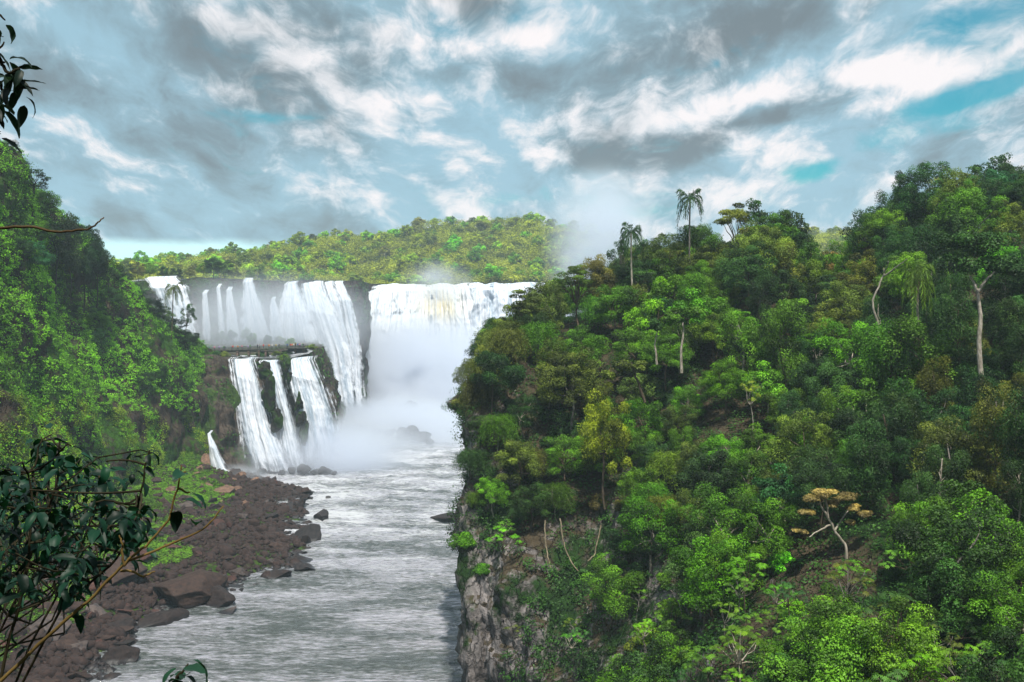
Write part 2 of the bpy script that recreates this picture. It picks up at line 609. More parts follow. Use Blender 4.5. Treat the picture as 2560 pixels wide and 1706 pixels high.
M_LEFT = soil_material("mossy_hillside", (0.035, 0.026, 0.018), (0.035, 0.095, 0.008), (0.075, 0.052, 0.040), 0.07, 0.5, 0.55)
M_RIGHT = soil_material("forest_floor", (0.045, 0.035, 0.022), (0.020, 0.050, 0.012), (0.29, 0.26, 0.255), 0.10, 0.42, 0.70)
M_CLIFF = soil_material("basalt_cliff_rock", (0.05, 0.042, 0.030), (0.045, 0.085, 0.015), (0.095, 0.070, 0.055), 0.10, 0.30, 0.75)
M_RIB = soil_material("wet_black_rock", (0.020, 0.018, 0.014), (0.030, 0.070, 0.010), (0.032, 0.027, 0.024), 0.22, 0.60, 0.8)
M_UPPER = soil_material("upper_cliff_rock", (0.05, 0.042, 0.030), (0.040, 0.075, 0.020), (0.085, 0.058, 0.052), 0.05, 0.45, 0.75)
M_FAR = soil_material("far_forest_floor", (0.06, 0.05, 0.025), (0.05, 0.10, 0.02), (0.12, 0.10, 0.07), 0.03, 0.7, 0.3)
M_SCREE = soil_material("shore_earth", (0.030, 0.020, 0.017), (0.045, 0.095, 0.010), (0.05, 0.034, 0.03), 0.06, 0.62, 0.6)

rng = np.random.default_rng(11)


# ----------------------------------------------------------------- terrain
def sheet(cols, nr, nc, seed, amp, scale, squash=1.0, tail=None, wrap=None):
    """cols: [(px, [(py, Y), ...])] -> grid of world points nr x nc, roughened along its normal"""
    ctrl = np.array([[PT(px, py, Y) for (py, Y) in rows] for px, rows in cols])      # ncol x nkey x 3
    if wrap is not None:
        ctrl = wrap(ctrl)
    if tail is not None:
        ctrl = tail(ctrl)
    a = np.linspace(0, ctrl.shape[0] - 1, nc)
    b = np.linspace(0, ctrl.shape[1] - 1, nr)

    def cr(arr, t, axis):
        arr = np.moveaxis(arr, axis, 0)
        n = len(arr)
        i = np.clip(np.floor(t).astype(int), 0, n - 2)
        f = (t - i).reshape(-1, *([1] * (arr.ndim - 1)))
        p0, p1, p2, p3 = arr[np.clip(i - 1, 0, n - 1)], arr[i], arr[i + 1], arr[np.clip(i + 2, 0, n - 1)]
        m1, m2 = (p2 - p0) * 0.4, (p3 - p1) * 0.4
        r = (2 * f ** 3 - 3 * f ** 2 + 1) * p1 + (f ** 3 - 2 * f ** 2 + f) * m1 + (-2 * f ** 3 + 3 * f ** 2) * p2 + (f ** 3 - f ** 2) * m2
        return np.moveaxis(r, 0, axis)
    G = cr(cr(ctrl, a, 0), b, 1).transpose(1, 0, 2)
    N = grid_normals(G)
    q = G * np.array([scale, scale, scale * squash])
    G = G + N * (amp * fbm(q, 5, seed))[..., None]
    return G


def sheet_object(name, G, mat, smooth=True):
    nr, nc = G.shape[:2]
    o = link(name, make_mesh(name, G.reshape(-1, 3), grid_quads(nr, nc), [mat], smooth=smooth))
    tag(o, kind='structure')
    return o


# ground under everything, out to the horizon
gg = np.stack(np.meshgrid(np.linspace(-1500, 1500, 61), np.linspace(-60, 1550, 41)), -1)
gz = -5.0 + 0 * gg[..., 0]
ground = sheet_object("ground", np.concatenate([gg, gz[..., None]], -1), M_SCREE)

# left hillside
L_COLS = [(-420, [(640, 105), (430, 118), (150, 140), (-60, 165), (-60, 200)]),
          (-200, [(610, 150), (430, 165), (230, 190), (60, 218), (70, 260)]),
          (0, [(560, 199), (440, 213), (310, 236), (160, 262), (175, 310)]),
          (50, [(525, 240), (438, 250), (330, 272), (215, 300), (225, 345)]),
          (100, [(492, 281), (432, 289), (345, 308), (262, 332), (270, 380)]),
          (150, [(482, 315), (436, 320), (372, 332), (318, 352), (320, 395)]),
          (190, [(479, 338), (438, 342), (385, 350), (345, 366), (345, 405)]),
          (206, [(479, 344), (445, 348), (400, 356), (362, 374), (358, 410)])]
GL = sheet(L_COLS, 150, 400, 3, 3.4, 0.075, 0.7)
NL = -grid_normals(GL)
if NL[..., 2].mean() < 0:
    NL = -NL
# deep vertical clefts in the mossy cliff
rowf = np.linspace(0, 1, GL.shape[0])[:, None]
GL = GL + NL * (1.6 * fbm(GL * 0.16, 3, 57) * np.interp(rowf, [0, 0.8, 0.9, 1], [1, 1, 0.2, 0]))[..., None]
cle = fbm(np.stack([GL[..., 1] * 0.10, GL[..., 0] * 0.02, GL[..., 2] * 0.03], -1), 3, 55)
GL = GL + np.array([1.0, -0.25, 0]) * (5.5 * cle * np.clip(1 - rowf / 0.42, 0, 1) ** 0.6)[..., None]
sheet_object("left_hillside", GL, M_LEFT)

# rocky shore under the left cliff
shore = np.array([[-78, 120], [-66, 150], [-63, 172], [-68, 197], [-58, 217], [-48, 243], [-50, 268], [-56, 293], [-62, 320], [-62, 336], [-76, 350], [-92, 362]], float)
base = np.array([[-112, 115], [-107, 145], [-98, 180], [-95, 205], [-97, 228], [-100, 250], [-104, 272], [-107, 292], [-104, 318], [-101, 333], [-98, 345], [-98, 360]], float)
uu = np.linspace(0, len(shore) - 1, 240)
tt = np.linspace(-0.12, 1.1, 60)


def poly_at(P, u):
    k = np.arange(len(P))
    return np.stack([np.interp(u, k, P[:, j]) for j in range(P.shape[1])], -1)


Sh, Ba = poly_at(shore, uu), poly_at(base, uu)
xy = Sh[None] + (Ba - Sh)[None] * tt[:, None, None]
GS = np.concatenate([xy, (np.where(tt > 0, np.abs(tt) ** 1.25 * 9.5, tt * 26.0))[:, None, None] * np.ones((60, 240, 1))], -1)
GS[..., 2] += 0.9 * fbm(GS * 0.11, 4, 21) + 0.35 * fbm(GS * 0.5, 3, 22) - 0.2
sheet_object("rocky_shore_ground", GS, M_SCREE)


def shore_z(x, y):
    d = (GS[..., 0] - x) ** 2 + (GS[..., 1] - y) ** 2
    i = np.argmin(d)
    return GS.reshape(-1, 3)[i, 2]


# right hillside with its cliff
R_COLS = [(463, [(800, 136), (765, 139), (640, 142), (545, 147), (455, 156), (412, 166), (405, 205)]),
          (486, [(800, 133), (770, 138), (650, 140), (545, 145), (445, 153), (385, 166), (375, 212)]),
          (520, [(840, 120), (775, 134), (660, 136), (565, 141), (440, 156), (345, 180), (345, 232)]),
          (600, [(900, 95), (790, 120), (680, 127), (585, 137), (455, 152), (318, 188), (322, 240)]),
          (700, [(920, 64), (800, 84), (690, 98), (585, 119), (445, 145), (290, 192), (298, 240)]),
          (775, [(920, 54), (800, 70), (690, 84), (585, 106), (440, 141), (278, 192), (290, 240)]),
          (828, [(920, 50), (800, 64), (690, 77), (585, 100), (435, 138), (312, 188), (330, 240)]),
          (900, [(920, 47), (800, 60), (690, 72), (585, 95), (425, 132), (262, 180), (268, 230)]),
          (1024, [(920, 44), (800, 56), (690, 66), (585, 85), (425, 122), (232, 165), (238, 220)]),
          (1250, [(920, 38), (800, 50), (690, 58), (585, 75), (425, 105), (185, 140), (185, 200)]),
          (1600, [(920, 30), (800, 38), (690, 44), (585, 56), (400, 80), (120, 110), (110, 170)])]


def wrap_right(c):
    c0 = c[:1].copy()
    back = c0 + np.array([5, 26, 0.0])
    back2 = c0 + np.array([24, 70, 0.0])
    c = np.concatenate([back2, back, c], 0)
    return c


GR = sheet(R_COLS, 150, 330, 5, 1.7, 0.10, 0.8, wrap=wrap_right)
NR = -grid_normals(GR)
if NR[..., 2].mean() < 0:
    NR = -NR
# vertical rock ribs on the cliff part near the river
ribs = fbm(np.stack([GR[..., 0] * 0.28, GR[..., 1] * 0.28, GR[..., 2] * 0.05], -1), 4, 77)
steepm = np.clip(1.35 - np.abs(NR[..., 2]) * 2.0, 0, 1)
steps = fbm(np.stack([GR[..., 0] * 0.35, GR[..., 1] * 0.35, GR[..., 2] * 0.30], -1), 4, 79)
GR = GR + NR * ((1.6 * ribs + 0.9 * np.round(steps * 2.5) / 2.5) * steepm)[..., None]
sheet_object("right_hillside", GR, M_RIGHT)

# bank the photographer stands on
bk = np.stack(np.meshgrid(np.linspace(-70, 60, 60), np.linspace(-55, 75, 60)), -1)
bz = 58.3 - np.clip(bk[..., 1] - 0.3, 0, None) * 0.95 + np.clip(-bk[..., 1], 0, None) * 0.25 + np.clip(-bk[..., 0] - 8, 0, None) * 0.55
bz = np.maximum(bz, -4) - np.clip(bk[..., 0], 0, 8) * 0.06
bank_h = np.concatenate([bk, bz[..., None]], -1)
bank_h[..., 2] += 0.25 * fbm(bank_h * 0.3, 3, 9)
sheet_object("viewpoint_bank", bank_h, M_RIGHT)


# cliffs
def wall(name, pairs, mat, n_along, n_down, seed, amp, out_dir=(0, -1, 0)):
    top = np.array([PT(*a) for a, b in pairs])
    bot = np.array([PT(*b) for a, b in pairs])
    u = np.linspace(0, len(pairs) - 1, n_along)
    T, B = poly_at(top, u), poly_at(bot, u)
    t = np.linspace(0, 1, n_down)[:, None, None]
    bell = np.sin(np.clip(t, 0, 1) * pi) ** 0.8
    G = T[None] * (1 - t) + B[None] * t
    N = grid_normals(G)
    if (N[..., 1]).mean() > 0:
        N = -N
    q = np.stack([G[..., 0] * 0.20, G[..., 1] * 0.20, G[..., 2] * 0.045], -1)
    r = fbm(q, 5, seed) * amp + 0.35 * amp * fbm(G * np.array([0.12, 0.12, 0.3]), 3, seed + 5)
    G = G + N * (r[..., None] * np.minimum(1, bell + 0.35))
    sheet_object(name, G, mat)
    return G, N


LOW_PAIRS = [((185, 355, 368), (190, 490, 332)), ((200, 356, 372), (203, 486, 340)), ((216, 355, 377), (224, 487, 350)), ((230, 358, 384), (240, 480, 362)),
             ((262, 359, 387), (268, 472, 374)), ((290, 359, 387), (302, 468, 380)), ((308, 355, 390), (328, 458, 402)),
             ((316, 349, 412), (343, 440, 452)), ((322, 347, 440), (349, 430, 490)), ((316, 341, 495), (352, 424, 520))]
GLOW, NLOW = wall("lower_cliff", LOW_PAIRS, M_CLIFF, 260, 90, 31, 3.0)

UP_PAIRS = [((60, 286, 455), (60, 352, 450)), ((120, 284, 470), (120, 346, 464)), ((150, 280, 480), (150, 345, 472)), ((200, 279, 488), (200, 343, 480)), ((250, 280, 492), (252, 342, 484)),
            ((285, 282, 497), (287, 342, 490)), ((300, 281, 517), (303, 425, 512)), ((335, 281, 526), (341, 424, 520)), ((361, 281, 530), (366, 422, 528)),
            ((366, 283, 575), (369, 408, 575)), ((368, 284, 655), (369, 397, 655)), ((410, 285, 690), (410, 394, 680)), ((450, 285, 690), (450, 394, 680)), ((540, 284, 650), (540, 397, 648)),
            ((640, 283, 640), (640, 399, 638)), ((780, 280, 560), (780, 414, 558))]
GUP, NUP = wall("upper_cliff", UP_PAIRS, M_UPPER, 420, 60, 41, 2.6)

# ledge between the two cliffs, plateau above the upper one
lt = GLOW[0]
ub = np.array([PT(*b) for a, b in UP_PAIRS[:6]] + [PT(316, 341, 497)])
ubl = poly_at(ub, np.linspace(0, len(ub) - 1, len(lt)))
k = np.linspace(-0.0, 1.05, 50)[:, None, None]
GLE = lt[None] * (1 - k) + ubl[None] * k
GLE[..., 2] += 0.5 * fbm(GLE * 0.12, 3, 61) * np.minimum(1, k[..., 0] * 12) - 0.05
sheet_object("middle_ledge", GLE, M_CLIFF)
ut = GUP[0]
back = ut.copy()
back[:, 1] = 1500
back[:, 0] = ut[:, 0] * 1500 / ut[:, 1] * 1.3
k = (np.linspace(0, 1, 40) ** 2)[:, None, None]
GPL = ut[None] * (1 - k) + back[None] * k
GPL[..., 2] = ut[None, :, 2] * (1 - k[..., 0]) + 66 * k[..., 0] + 0.4 * fbm(GPL * 0.05, 3, 62) - 0.1
sheet_object("upper_plateau", GPL, M_FAR)

# far hills
FAR_TOP = [(-200, 292), (60, 280), (115, 272), (150, 270), (185, 264), (205, 260), (240, 258), (280, 253), (320, 246), (360, 239), (400, 233), (440, 228), (470, 231), (500, 226), (530, 226), (575, 232), (650, 250), (740, 262), (800, 240), (860, 236), (940, 246), (1100, 260)]


def far_cols():
    r = []
    for px, ty in FAR_TOP:
        yb = 715 if px > 330 else 640
        r.append((px, [(288, yb - 45), (284, yb), (283 * 0.55 + ty * 0.45, yb + 90), (ty, yb + 220), (ty + 16, yb + 420)]))
    return r


GF = sheet(far_cols(), 90, 400, 15, 4.5, 0.02)
NF = -grid_normals(GF)
if NF[..., 2].mean() < 0:
    NF = -NF
sheet_object("far_hill", GF, M_FAR)

# river
gx = np.arange(-112, 95, 0.8)
gy = np.concatenate([np.arange(95, 300, 0.8), np.arange(300, 680, 1.6)])
X, Yg = np.meshgrid(gx, gy)
fo = np.interp(Yg, [95, 170, 230, 300, 345, 380, 420, 520, 640], [-0.35, -0.22, -0.05, 0.18, 0.36, 0.45, 0.50, 0.75, 1.0])
ampw = np.interp(Yg, [95, 170, 240, 330, 400, 640], [0.10, 0.16, 0.26, 0.45, 0.5, 0.8])
qq = np.stack([X * 0.35, Yg * 0.75, 0 * X], -1)
Zw = ampw * fbm(qq * 0.5, 4, 88, 0.6)
# foam along the left shore and round the boulders
for bx, by, r in [(-62, 330, 16), (-52, 290, 9), (-50, 262, 7), (-48, 300, 10), (-20, 290, 14)]:
    fo = fo + 0.35 * np.exp(-((X - bx) ** 2 + ((Yg - by) * 0.7) ** 2) / r ** 2)
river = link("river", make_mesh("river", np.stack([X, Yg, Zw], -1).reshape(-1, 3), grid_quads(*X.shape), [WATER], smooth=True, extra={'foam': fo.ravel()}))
tag(river, kind='structure')
# shallow streams over the ledge and the plateau edge
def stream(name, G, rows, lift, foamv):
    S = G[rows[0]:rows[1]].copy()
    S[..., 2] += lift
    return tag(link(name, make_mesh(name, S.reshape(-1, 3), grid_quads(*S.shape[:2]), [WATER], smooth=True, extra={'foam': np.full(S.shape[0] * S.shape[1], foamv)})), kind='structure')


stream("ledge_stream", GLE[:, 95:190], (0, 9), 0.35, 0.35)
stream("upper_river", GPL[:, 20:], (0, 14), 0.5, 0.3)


# ----------------------------------------------------------------- waterfalls
def curtain(name, left, right, label, group=None, fq=1.0, widen=1.3, arc=0.0, bulge=1.5, n=60, mdown=120, mat=None, seed=0, rough=0.6, brown=None, parent=None, edge_k=1.0):
    """left and right: (px, py, Y) polylines from lip to foot"""
    Lp, Rp = np.array([PT(*a) for a in left]), np.array([PT(*a) for a in right])
    mid_ = (Lp + Rp) / 2
    wk = (widen * np.linspace(0.95, 1.12, len(Lp)))[:, None]
    Lp, Rp = mid_ + (Lp - mid_) * wk, mid_ + (Rp - mid_) * wk
    t = np.linspace(0, 1, mdown)
    Lc, Rc = poly_at(Lp, t * (len(Lp) - 1)), poly_at(Rp, t * (len(Rp) - 1))
    s = np.linspace(0, 1, n)
    wid = np.linalg.norm(Rc - Lc, axis=1)
    # ragged outline
    jl = fbm(np.stack([t * 9, 0 * t + seed, 0 * t], -1), 3, 5 + seed) * 0.05
    jr = fbm(np.stack([t * 9, 0 * t + seed, 0 * t + 9], -1), 3, 6 + seed) * 0.05
    a = (s[None] * (1 + jr[:, None] - jl[:, None]) + jl[:, None])
    G = Lc[:, None] * (1 - a[..., None]) + Rc[:, None] * a[..., None]
    across = a * wid[:, None].mean()
    drop = (Lc[0, 2] - G[..., 2])
    q = np.stack([across * 0.55, drop * 0.03, 0 * across + seed * 3.1], -1)
    ridge = fbm(q, 4, 19 + seed) * rough + 0.25 * rough * fbm(np.stack([across * 0.8, drop * 0.35, 0 * across], -1), 3, 29 + seed) + 0.5 * rough * fbm(np.stack([across * 0.12, drop * 0.10, 0 * across + seed], -1), 4, 39 + seed)
    grow = np.clip(t * 3, 0.15, 1)[:, None]
    G[..., 1] -= (np.sin(s * pi)[None] * bulge + ridge) * grow + 0.6
    G[0, :, 2] += 0.15
    if arc:
        G[..., 1] += (arc * np.sin(s * pi) ** 0.8 + 4.0 * fbm(np.stack([s * 7, 0 * s + seed, 0 * s], -1), 3, 61))[None] * (1 - 0.5 * t[:, None])
        G[..., 2] += (0.7 * fbm(np.stack([s * 11, 0 * s + seed, 0 * s], -1), 4, 63) - 0.2)[None] * (1 - t[:, None]) ** 3
    # the water rolls over the lip
    lipb = np.clip(1 - t * mdown / 4, 0, 1)[:, None]
    G[..., 1] += lipb * 4.0
    ed = np.minimum(np.minimum(s, 1 - s)[None] * np.maximum(wid[:, None], 2) / (np.clip(wid[:, None] * 0.40, 0.9, 4.0) * edge_k), 1.0)
    foot = np.clip((1 - t) * 8, 0, 1)[:, None]
    ed = ed * 1.0 + 0 * foot
    ex = {'edge': (ed - 0.22 * t[:, None] - 0.5 * np.clip((t[:, None] - 0.86) / 0.14, 0, 1)).ravel(), 'across': across.ravel() * fq + seed * 13.0, 'down': drop.ravel()}
    if brown is not None:
        bx, by, brx, bry = brown
        pxs, pys = 512 + G[..., 0] / G[..., 1] * F, HY + (H - G[..., 2]) / G[..., 1] * F
        ex['brown'] = np.exp(-((pxs - bx) / brx) ** 2 - ((pys - by) / bry) ** 2).ravel()
    o = link(name, make_mesh(name, G.reshape(-1, 3), grid_quads(mdown, n), [mat or FALL], smooth=True, extra=ex), parent)
    if parent is None:
        tag(o, label, 'waterfall', group)
    return o


curtain("waterfall", [(147, 277, 470), (156, 288, 463), (166, 310, 462), (176, 345, 460)], [(174, 276, 470), (185, 287, 463), (191, 308, 462), (197, 345, 460)],
        "tall white waterfall curving down behind the palm on the left slope", seed=1, bulge=2.5)
thin = [((205, 290), (208, 341), 2.5, 5, "thin white trickle nearest the reddish rock on the back cliff"),
        ((218.5, 284), (223, 341), 2.0, 4, "hair thin trickle down the middle of the back cliff, between two wider strands"),
        ((229, 287), (235, 341), 2.5, 9, "narrow strand of falling water that widens downward on the back cliff"),
        ((248, 278), (259, 341), 5.0, 17, "fan shaped fall starting beneath the dark bush on the back cliff rim"),
        ((273, 297), (278, 341), 2.0, 9, "short narrow spout that starts partway down the back cliff")]
for i, (a, b, w0, w1, lab) in enumerate(thin):
    curtain("waterfall", [(a[0] - w0 / 2, a[1], 483), ((a[0] + b[0]) / 2 - (w0 + w1) / 4, (a[1] + b[1]) / 2, 480), (b[0] - w1 / 2, b[1], 478)],
            [(a[0] + w0 / 2, a[1], 483), ((a[0] + b[0]) / 2 + (w0 + w1) / 4, (a[1] + b[1]) / 2, 480), (b[0] + w1 / 2, b[1], 478)], lab,
            "thin falls on the back cliff", seed=3 + i, bulge=0.7, n=26, mdown=70, rough=0.3, edge_k=0.6, widen=2.1, fq=1.8)
curtain("waterfall", [(287, 282, 494), (284, 312, 485), (284, 345, 482)], [(296, 281, 494), (305, 312, 485), (311, 345, 482)], "white fall pouring onto the ledge just left of the tallest back falls", seed=9, bulge=1.5, n=50, widen=1.75)
curtain("waterfall", [(302, 281, 518), (309, 310, 506), (322, 350, 503), (333, 420, 501)], [(321, 281, 518), (334, 315, 506), (345, 350, 503), (358, 420, 501)], "broad white fall dropping behind the walkway platform into the gorge", seed=10, bulge=2.5, n=80, widen=1.5)
curtain("waterfall", [(325, 281, 522), (332, 300, 513), (343, 350, 510), (348, 420, 508)], [(330, 281, 522), (338, 300, 513), (349, 350, 510), (354, 420, 508)], "slim strand of water squeezed between the two broad back falls", seed=11, bulge=0.8, n=40, rough=0.4, edge_k=0.8, widen=2.0)
curtain("waterfall", [(334, 281, 524), (342, 300, 515), (351, 345, 512), (356, 420, 510)], [(342, 281, 524), (351, 300, 515), (359, 345, 512), (365, 420, 510)], "narrow white fall beside the dark rock corner left of the great fall", seed=12, bulge=1.0, n=40, widen=1.7)
curtain("waterfall", [(366, 284, 648), (366, 292, 628), (364, 330, 612), (362, 408, 600)], [(470, 283, 655), (471, 288, 640), (474, 330, 628), (476, 404, 622)],
        "huge white curtain of the great fall with a silty brown streak", "great fall", seed=14, bulge=5.0, n=200, mdown=150, rough=2.6, widen=1.02, arc=22.0, mat=FALL_BROWN, brown=(440, 306, 22, 22))
curtain("waterfall", [(466, 283, 652), (467, 290, 645), (468, 330, 640), (468, 402, 636)], [(570, 282, 640), (571, 288, 636), (572, 330, 632), (572, 402, 630)],
        "even white curtain right of the silty fall, running behind the wooded headland", "great fall", seed=15, bulge=2.0, n=180, mdown=120, rough=1.6, widen=1.02, arc=8.0)
low = [([(233, 358, 383), (237, 375, 378), (243, 410, 374), (253, 470, 368)], [(252, 358, 384), (260, 383, 378), (267, 420, 375), (285, 470, 370)], "leftmost of the three big falls under the walkway"),
       ([(262, 360, 385), (270, 375, 380), (279, 410, 377), (288, 466, 373)], [(279, 360, 385), (284, 380, 380), (293, 415, 377), (308, 466, 374)], "middle one of the three big falls under the walkway"),
       ([(290, 359, 385), (293, 375, 381), (301, 405, 379), (310, 462, 377)], [(310, 357, 386), (320, 382, 382), (328, 408, 382), (338, 460, 384)], "rightmost and widest of the three big falls under the walkway")]
for i, (a, b, lab) in enumerate(low):
    curtain("waterfall", a, b, lab, "falls under the walkway", seed=20 + i, bulge=2.0, n=60, mdown=130, rough=1.1, fq=1.6, widen=[1.6, 1.5, 1.6][i])
curtain("waterfall", [(208, 432, 343), (210, 445, 341), (213, 462, 340), (214, 483, 339)], [(210, 432, 343), (217, 448, 341), (226, 468, 340), (242, 483, 340)],
        "small white cascade sliding down the foot of the mossy cliff", seed=30, bulge=1.0, n=40, rough=0.5, edge_k=0.7, widen=1.6)


# ----------------------------------------------------------------- plants
GREENS = {
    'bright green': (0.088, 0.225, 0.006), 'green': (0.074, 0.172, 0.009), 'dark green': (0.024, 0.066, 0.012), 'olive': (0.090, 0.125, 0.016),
    'yellow green': (0.165, 0.235, 0.010), 'blue green': (0.026, 0.118, 0.028), 'brownish olive': (0.095, 0.098, 0.024), 'golden': (0.230, 0.180, 0.060)}


def bend_path(rng, a, b, k=6, wob=0.08):
    a, b = np.asarray(a, float), np.asarray(b, float)
    t = np.linspace(0, 1, k)[:, None]
    L = np.linalg.norm(b - a)
    off = rng.normal(size=(2, 3)) * wob * L
    return a + (b - a) * t + np.sin(t * pi) * off[0] + np.sin(t * 2 * pi) * off[1] * 0.5


def clump_leaves(rng, g, centres, radii, per, ls, flat, aspect=0.6, up=0.45, spread=0.6, droop=0.0, tint_c=None):
    n = len(centres)
    idx = np.repeat(np.arange(n), per)
    d = unit(rng.normal(size=(len(idx), 3)) + np.array([0, 0, 0.35]))
    r = rng.uniform(0.45, 1.0, len(idx)) ** 0.6
    lump = 1 + 0.35 * vnoise(d * 2.2 + idx[:, None] * 7.3, 3)
    C = centres[idx] + d * (r * lump * radii[idx])[:, None] * np.array([1, 1, flat])
    N = unit(d * spread + np.array([0, 0, up]) + rng.normal(size=d.shape) * 0.45)
    tang = None
    if droop:
        tang = rng.normal(size=d.shape) * 0.5 + np.array([0, 0, -droop]) + d * 0.5
    V, Q = leaf_cards(C, N, ls, aspect, rng, tang)
    tc_ = rng.uniform(0.02, 0.85, n) if tint_c is None else tint_c
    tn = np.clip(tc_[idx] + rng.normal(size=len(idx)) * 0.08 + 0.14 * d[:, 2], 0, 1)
    g.add(V, Q, tint=np.repeat(tn, 4))


def broadleaf(seed, Ht=12, R=4.5, ncl=26, per=420, ls=0.36, flat=0.72, rc=0.36, tr=0.20, zc=0.66, vs=0.8, up=0.45, limbs=9, aspect=0.6, droop=0.0, lowfill=-0.35):
    r = np.random.default_rng(seed)
    wood, crown = Geo(), Geo()
    fork = np.array([r.normal() * 0.3, r.normal() * 0.3, Ht * 0.42])
    wood.tube(bend_path(r, (0, 0, -1.5), fork, 7, 0.04), np.linspace(tr * 1.25, tr * 0.75, 7), 7)
    d = unit(r.normal(size=(ncl * 3, 3)))
    d = d[d[:, 2] > lowfill][:ncl]
    rad = r.uniform(0.55, 1.0, len(d))
    C = np.array([0, 0, Ht * zc]) + d * (rad * R)[:, None] * np.array([1, 1, vs])
    for c in C[:limbs]:
        wood.tube(bend_path(r, fork, c, 6, 0.09), np.linspace(tr * 0.6, tr * 0.12, 6), 5)
    clump_leaves(r, crown, C, R * rc * r.uniform(0.75, 1.25, len(C)), per, ls, flat, aspect, up, droop=droop)
    return wood, crown


def layered(seed, Ht=11, R=4.5, ncl=16, per=420, ls=0.30):
    """flat spreading plates of foliage on open limbs"""
    r = np.random.default_rng(seed)
    wood, crown = Geo(), Geo()
    fork = np.array([0.4 * r.normal(), 0.4 * r.normal(), Ht * 0.38])
    wood.tube(bend_path(r, (0, 0, -1.5), fork, 7, 0.06), np.linspace(0.24, 0.17, 7), 7)
    C = []
    for i in range(ncl):
        a = i * 2.4 + r.normal() * 0.3
        q = r.uniform(0.25, 1.0)
        C.append([cos(a) * R * q, sin(a) * R * q, Ht * (0.62 + 0.36 * (1 - q ** 1.5)) + r.normal() * 0.5])
    C = np.array(C)
    for c in C:
        mid = fork + (c - fork) * 0.45 + np.array([0, 0, 0.6])
        wood.tube(np.concatenate([bend_path(r, fork, mid, 4, 0.06)[:-1], bend_path(r, mid, c, 4, 0.06)]), np.linspace(0.14, 0.03, 7), 5)
    clump_leaves(r, crown, C, R * 0.36 * r.uniform(0.7, 1.25, ncl), per, ls, 0.26, 0.5, 0.8, 0.3)
    return wood, crown


def sparse(seed, Ht=12, R=4.0, ncl=24, per=110, ls=0.34):
    r = np.random.default_rng(seed)
    wood, crown = Geo(), Geo()
    fork = np.array([0.4 * r.normal(), 0.4 * r.normal(), Ht * 0.5])
    wood.tube(bend_path(r, (0, 0, -1.5), fork, 7, 0.05), np.linspace(0.2, 0.13, 7), 6)
    C = []
    for i in range(ncl):
        d = unit(r.normal(size=3) + np.array([0, 0, 0.5]))
        C.append(np.array([0, 0, Ht * 0.72]) + d * R * r.uniform(0.5, 1.0) * np.array([1, 1, 0.8]))
    C = np.array(C)
    for c in C:
        wood.tube(bend_path(r, fork, c, 6, 0.1), np.linspace(0.085, 0.02, 6), 4)
    clump_leaves(r, crown, C, R * 0.24 * r.uniform(0.7, 1.3, ncl), per, ls, 0.6, 0.55, 0.4)
    return wood, crown


def weeping(seed, Ht=9, R=4.2, narc=240, per=70, ls=0.30):
    """feathery arching stems that droop at the tips"""
    r = np.random.default_rng(seed)
    wood, crown = Geo(), Geo()
    wood.tube(bend_path(r, (0, 0, -1.5), (0.2, 0.1, Ht * 0.5), 6, 0.05), np.linspace(0.2, 0.1, 6), 6)
    allC, allT, tn = [], [], []
    for i in range(narc):
        a = r.uniform(0, 2 * pi)
        reach = R * r.uniform(0.45, 1.05)
        top = Ht * r.uniform(0.7, 1.02)
        st = np.array([r.normal() * 0.5, r.normal() * 0.5, Ht * 0.4])
        t = np.linspace(0, 1, 14)[:, None]
        dirv = np.array([cos(a), sin(a), 0])
        p = st + dirv * reach * t + np.array([0, 0, 1.0]) * ((top - st[2]) * np.sin(t * 2.3) - (0.35 * Ht) * t ** 3 * r.uniform(0.3, 1.3))
        if i < 26:
            wood.tube(p[::2], np.linspace(0.05, 0.012, 7), 4)
        u = r.uniform(0.35, 1.0, per)
        C = poly_at(p, u * 13)
        T = unit(poly_at(p, np.clip(u * 13 + 0.4, 0, 13)) - poly_at(p, np.clip(u * 13 - 0.4, 0, 13)))
        allC.append(C + r.normal(size=C.shape) * 0.22)
        allT.append(T + np.array([0, 0, -0.7]) + r.normal(size=T.shape) * 0.35)
        tn.append(np.clip(np.full(per, r.uniform(0.2, 0.75)) + r.normal(size=per) * 0.12, 0, 1))
    C, T = np.concatenate(allC), np.concatenate(allT)
    N = unit(r.normal(size=C.shape) * 0.6 + np.array([0, 0, 0.8]) + (C - np.array([0, 0, Ht * 0.5])) * 0.12)
    V, Q = leaf_cards(C, N, ls, 0.32, r, T)
    crown.add(V, Q, tint=np.repeat(np.concatenate(tn), 4))
    return wood, crown


def draped(seed, Ht=13, R=3.2, ncl=50, per=340, ls=0.225):
    """tree smothered in creepers: leafy from the top almost to the ground"""
    r = np.random.default_rng(seed)
    wood, crown = Geo(), Geo()
    wood.tube(bend_path(r, (0, 0, -1.5), (0, 0, Ht * 0.9), 7, 0.03), np.linspace(0.25, 0.08, 7), 6)
    C, rad = [], []
    for i in range(ncl):
        z = r.uniform(0.12, 1.0)
        a = r.uniform(0, 2 * pi)
        q = R * (0.55 + 0.45 * sin(z * 2.6)) * r.uniform(0.45, 0.9)
        C.append([cos(a) * q, sin(a) * q, z * Ht])
        rad.append(R * r.uniform(0.28, 0.46))
    C, rad = np.array(C), np.array(rad)
    for c in C[::4]:
        wood.tube(bend_path(r, (0, 0, c[2] * 0.8), c, 4, 0.08), np.linspace(0.07, 0.02, 4), 4)
    clump_leaves(r, crown, C, rad, per, ls, 1.35, 0.6, 0.3, 0.7, droop=0.7)
    return wood, crown


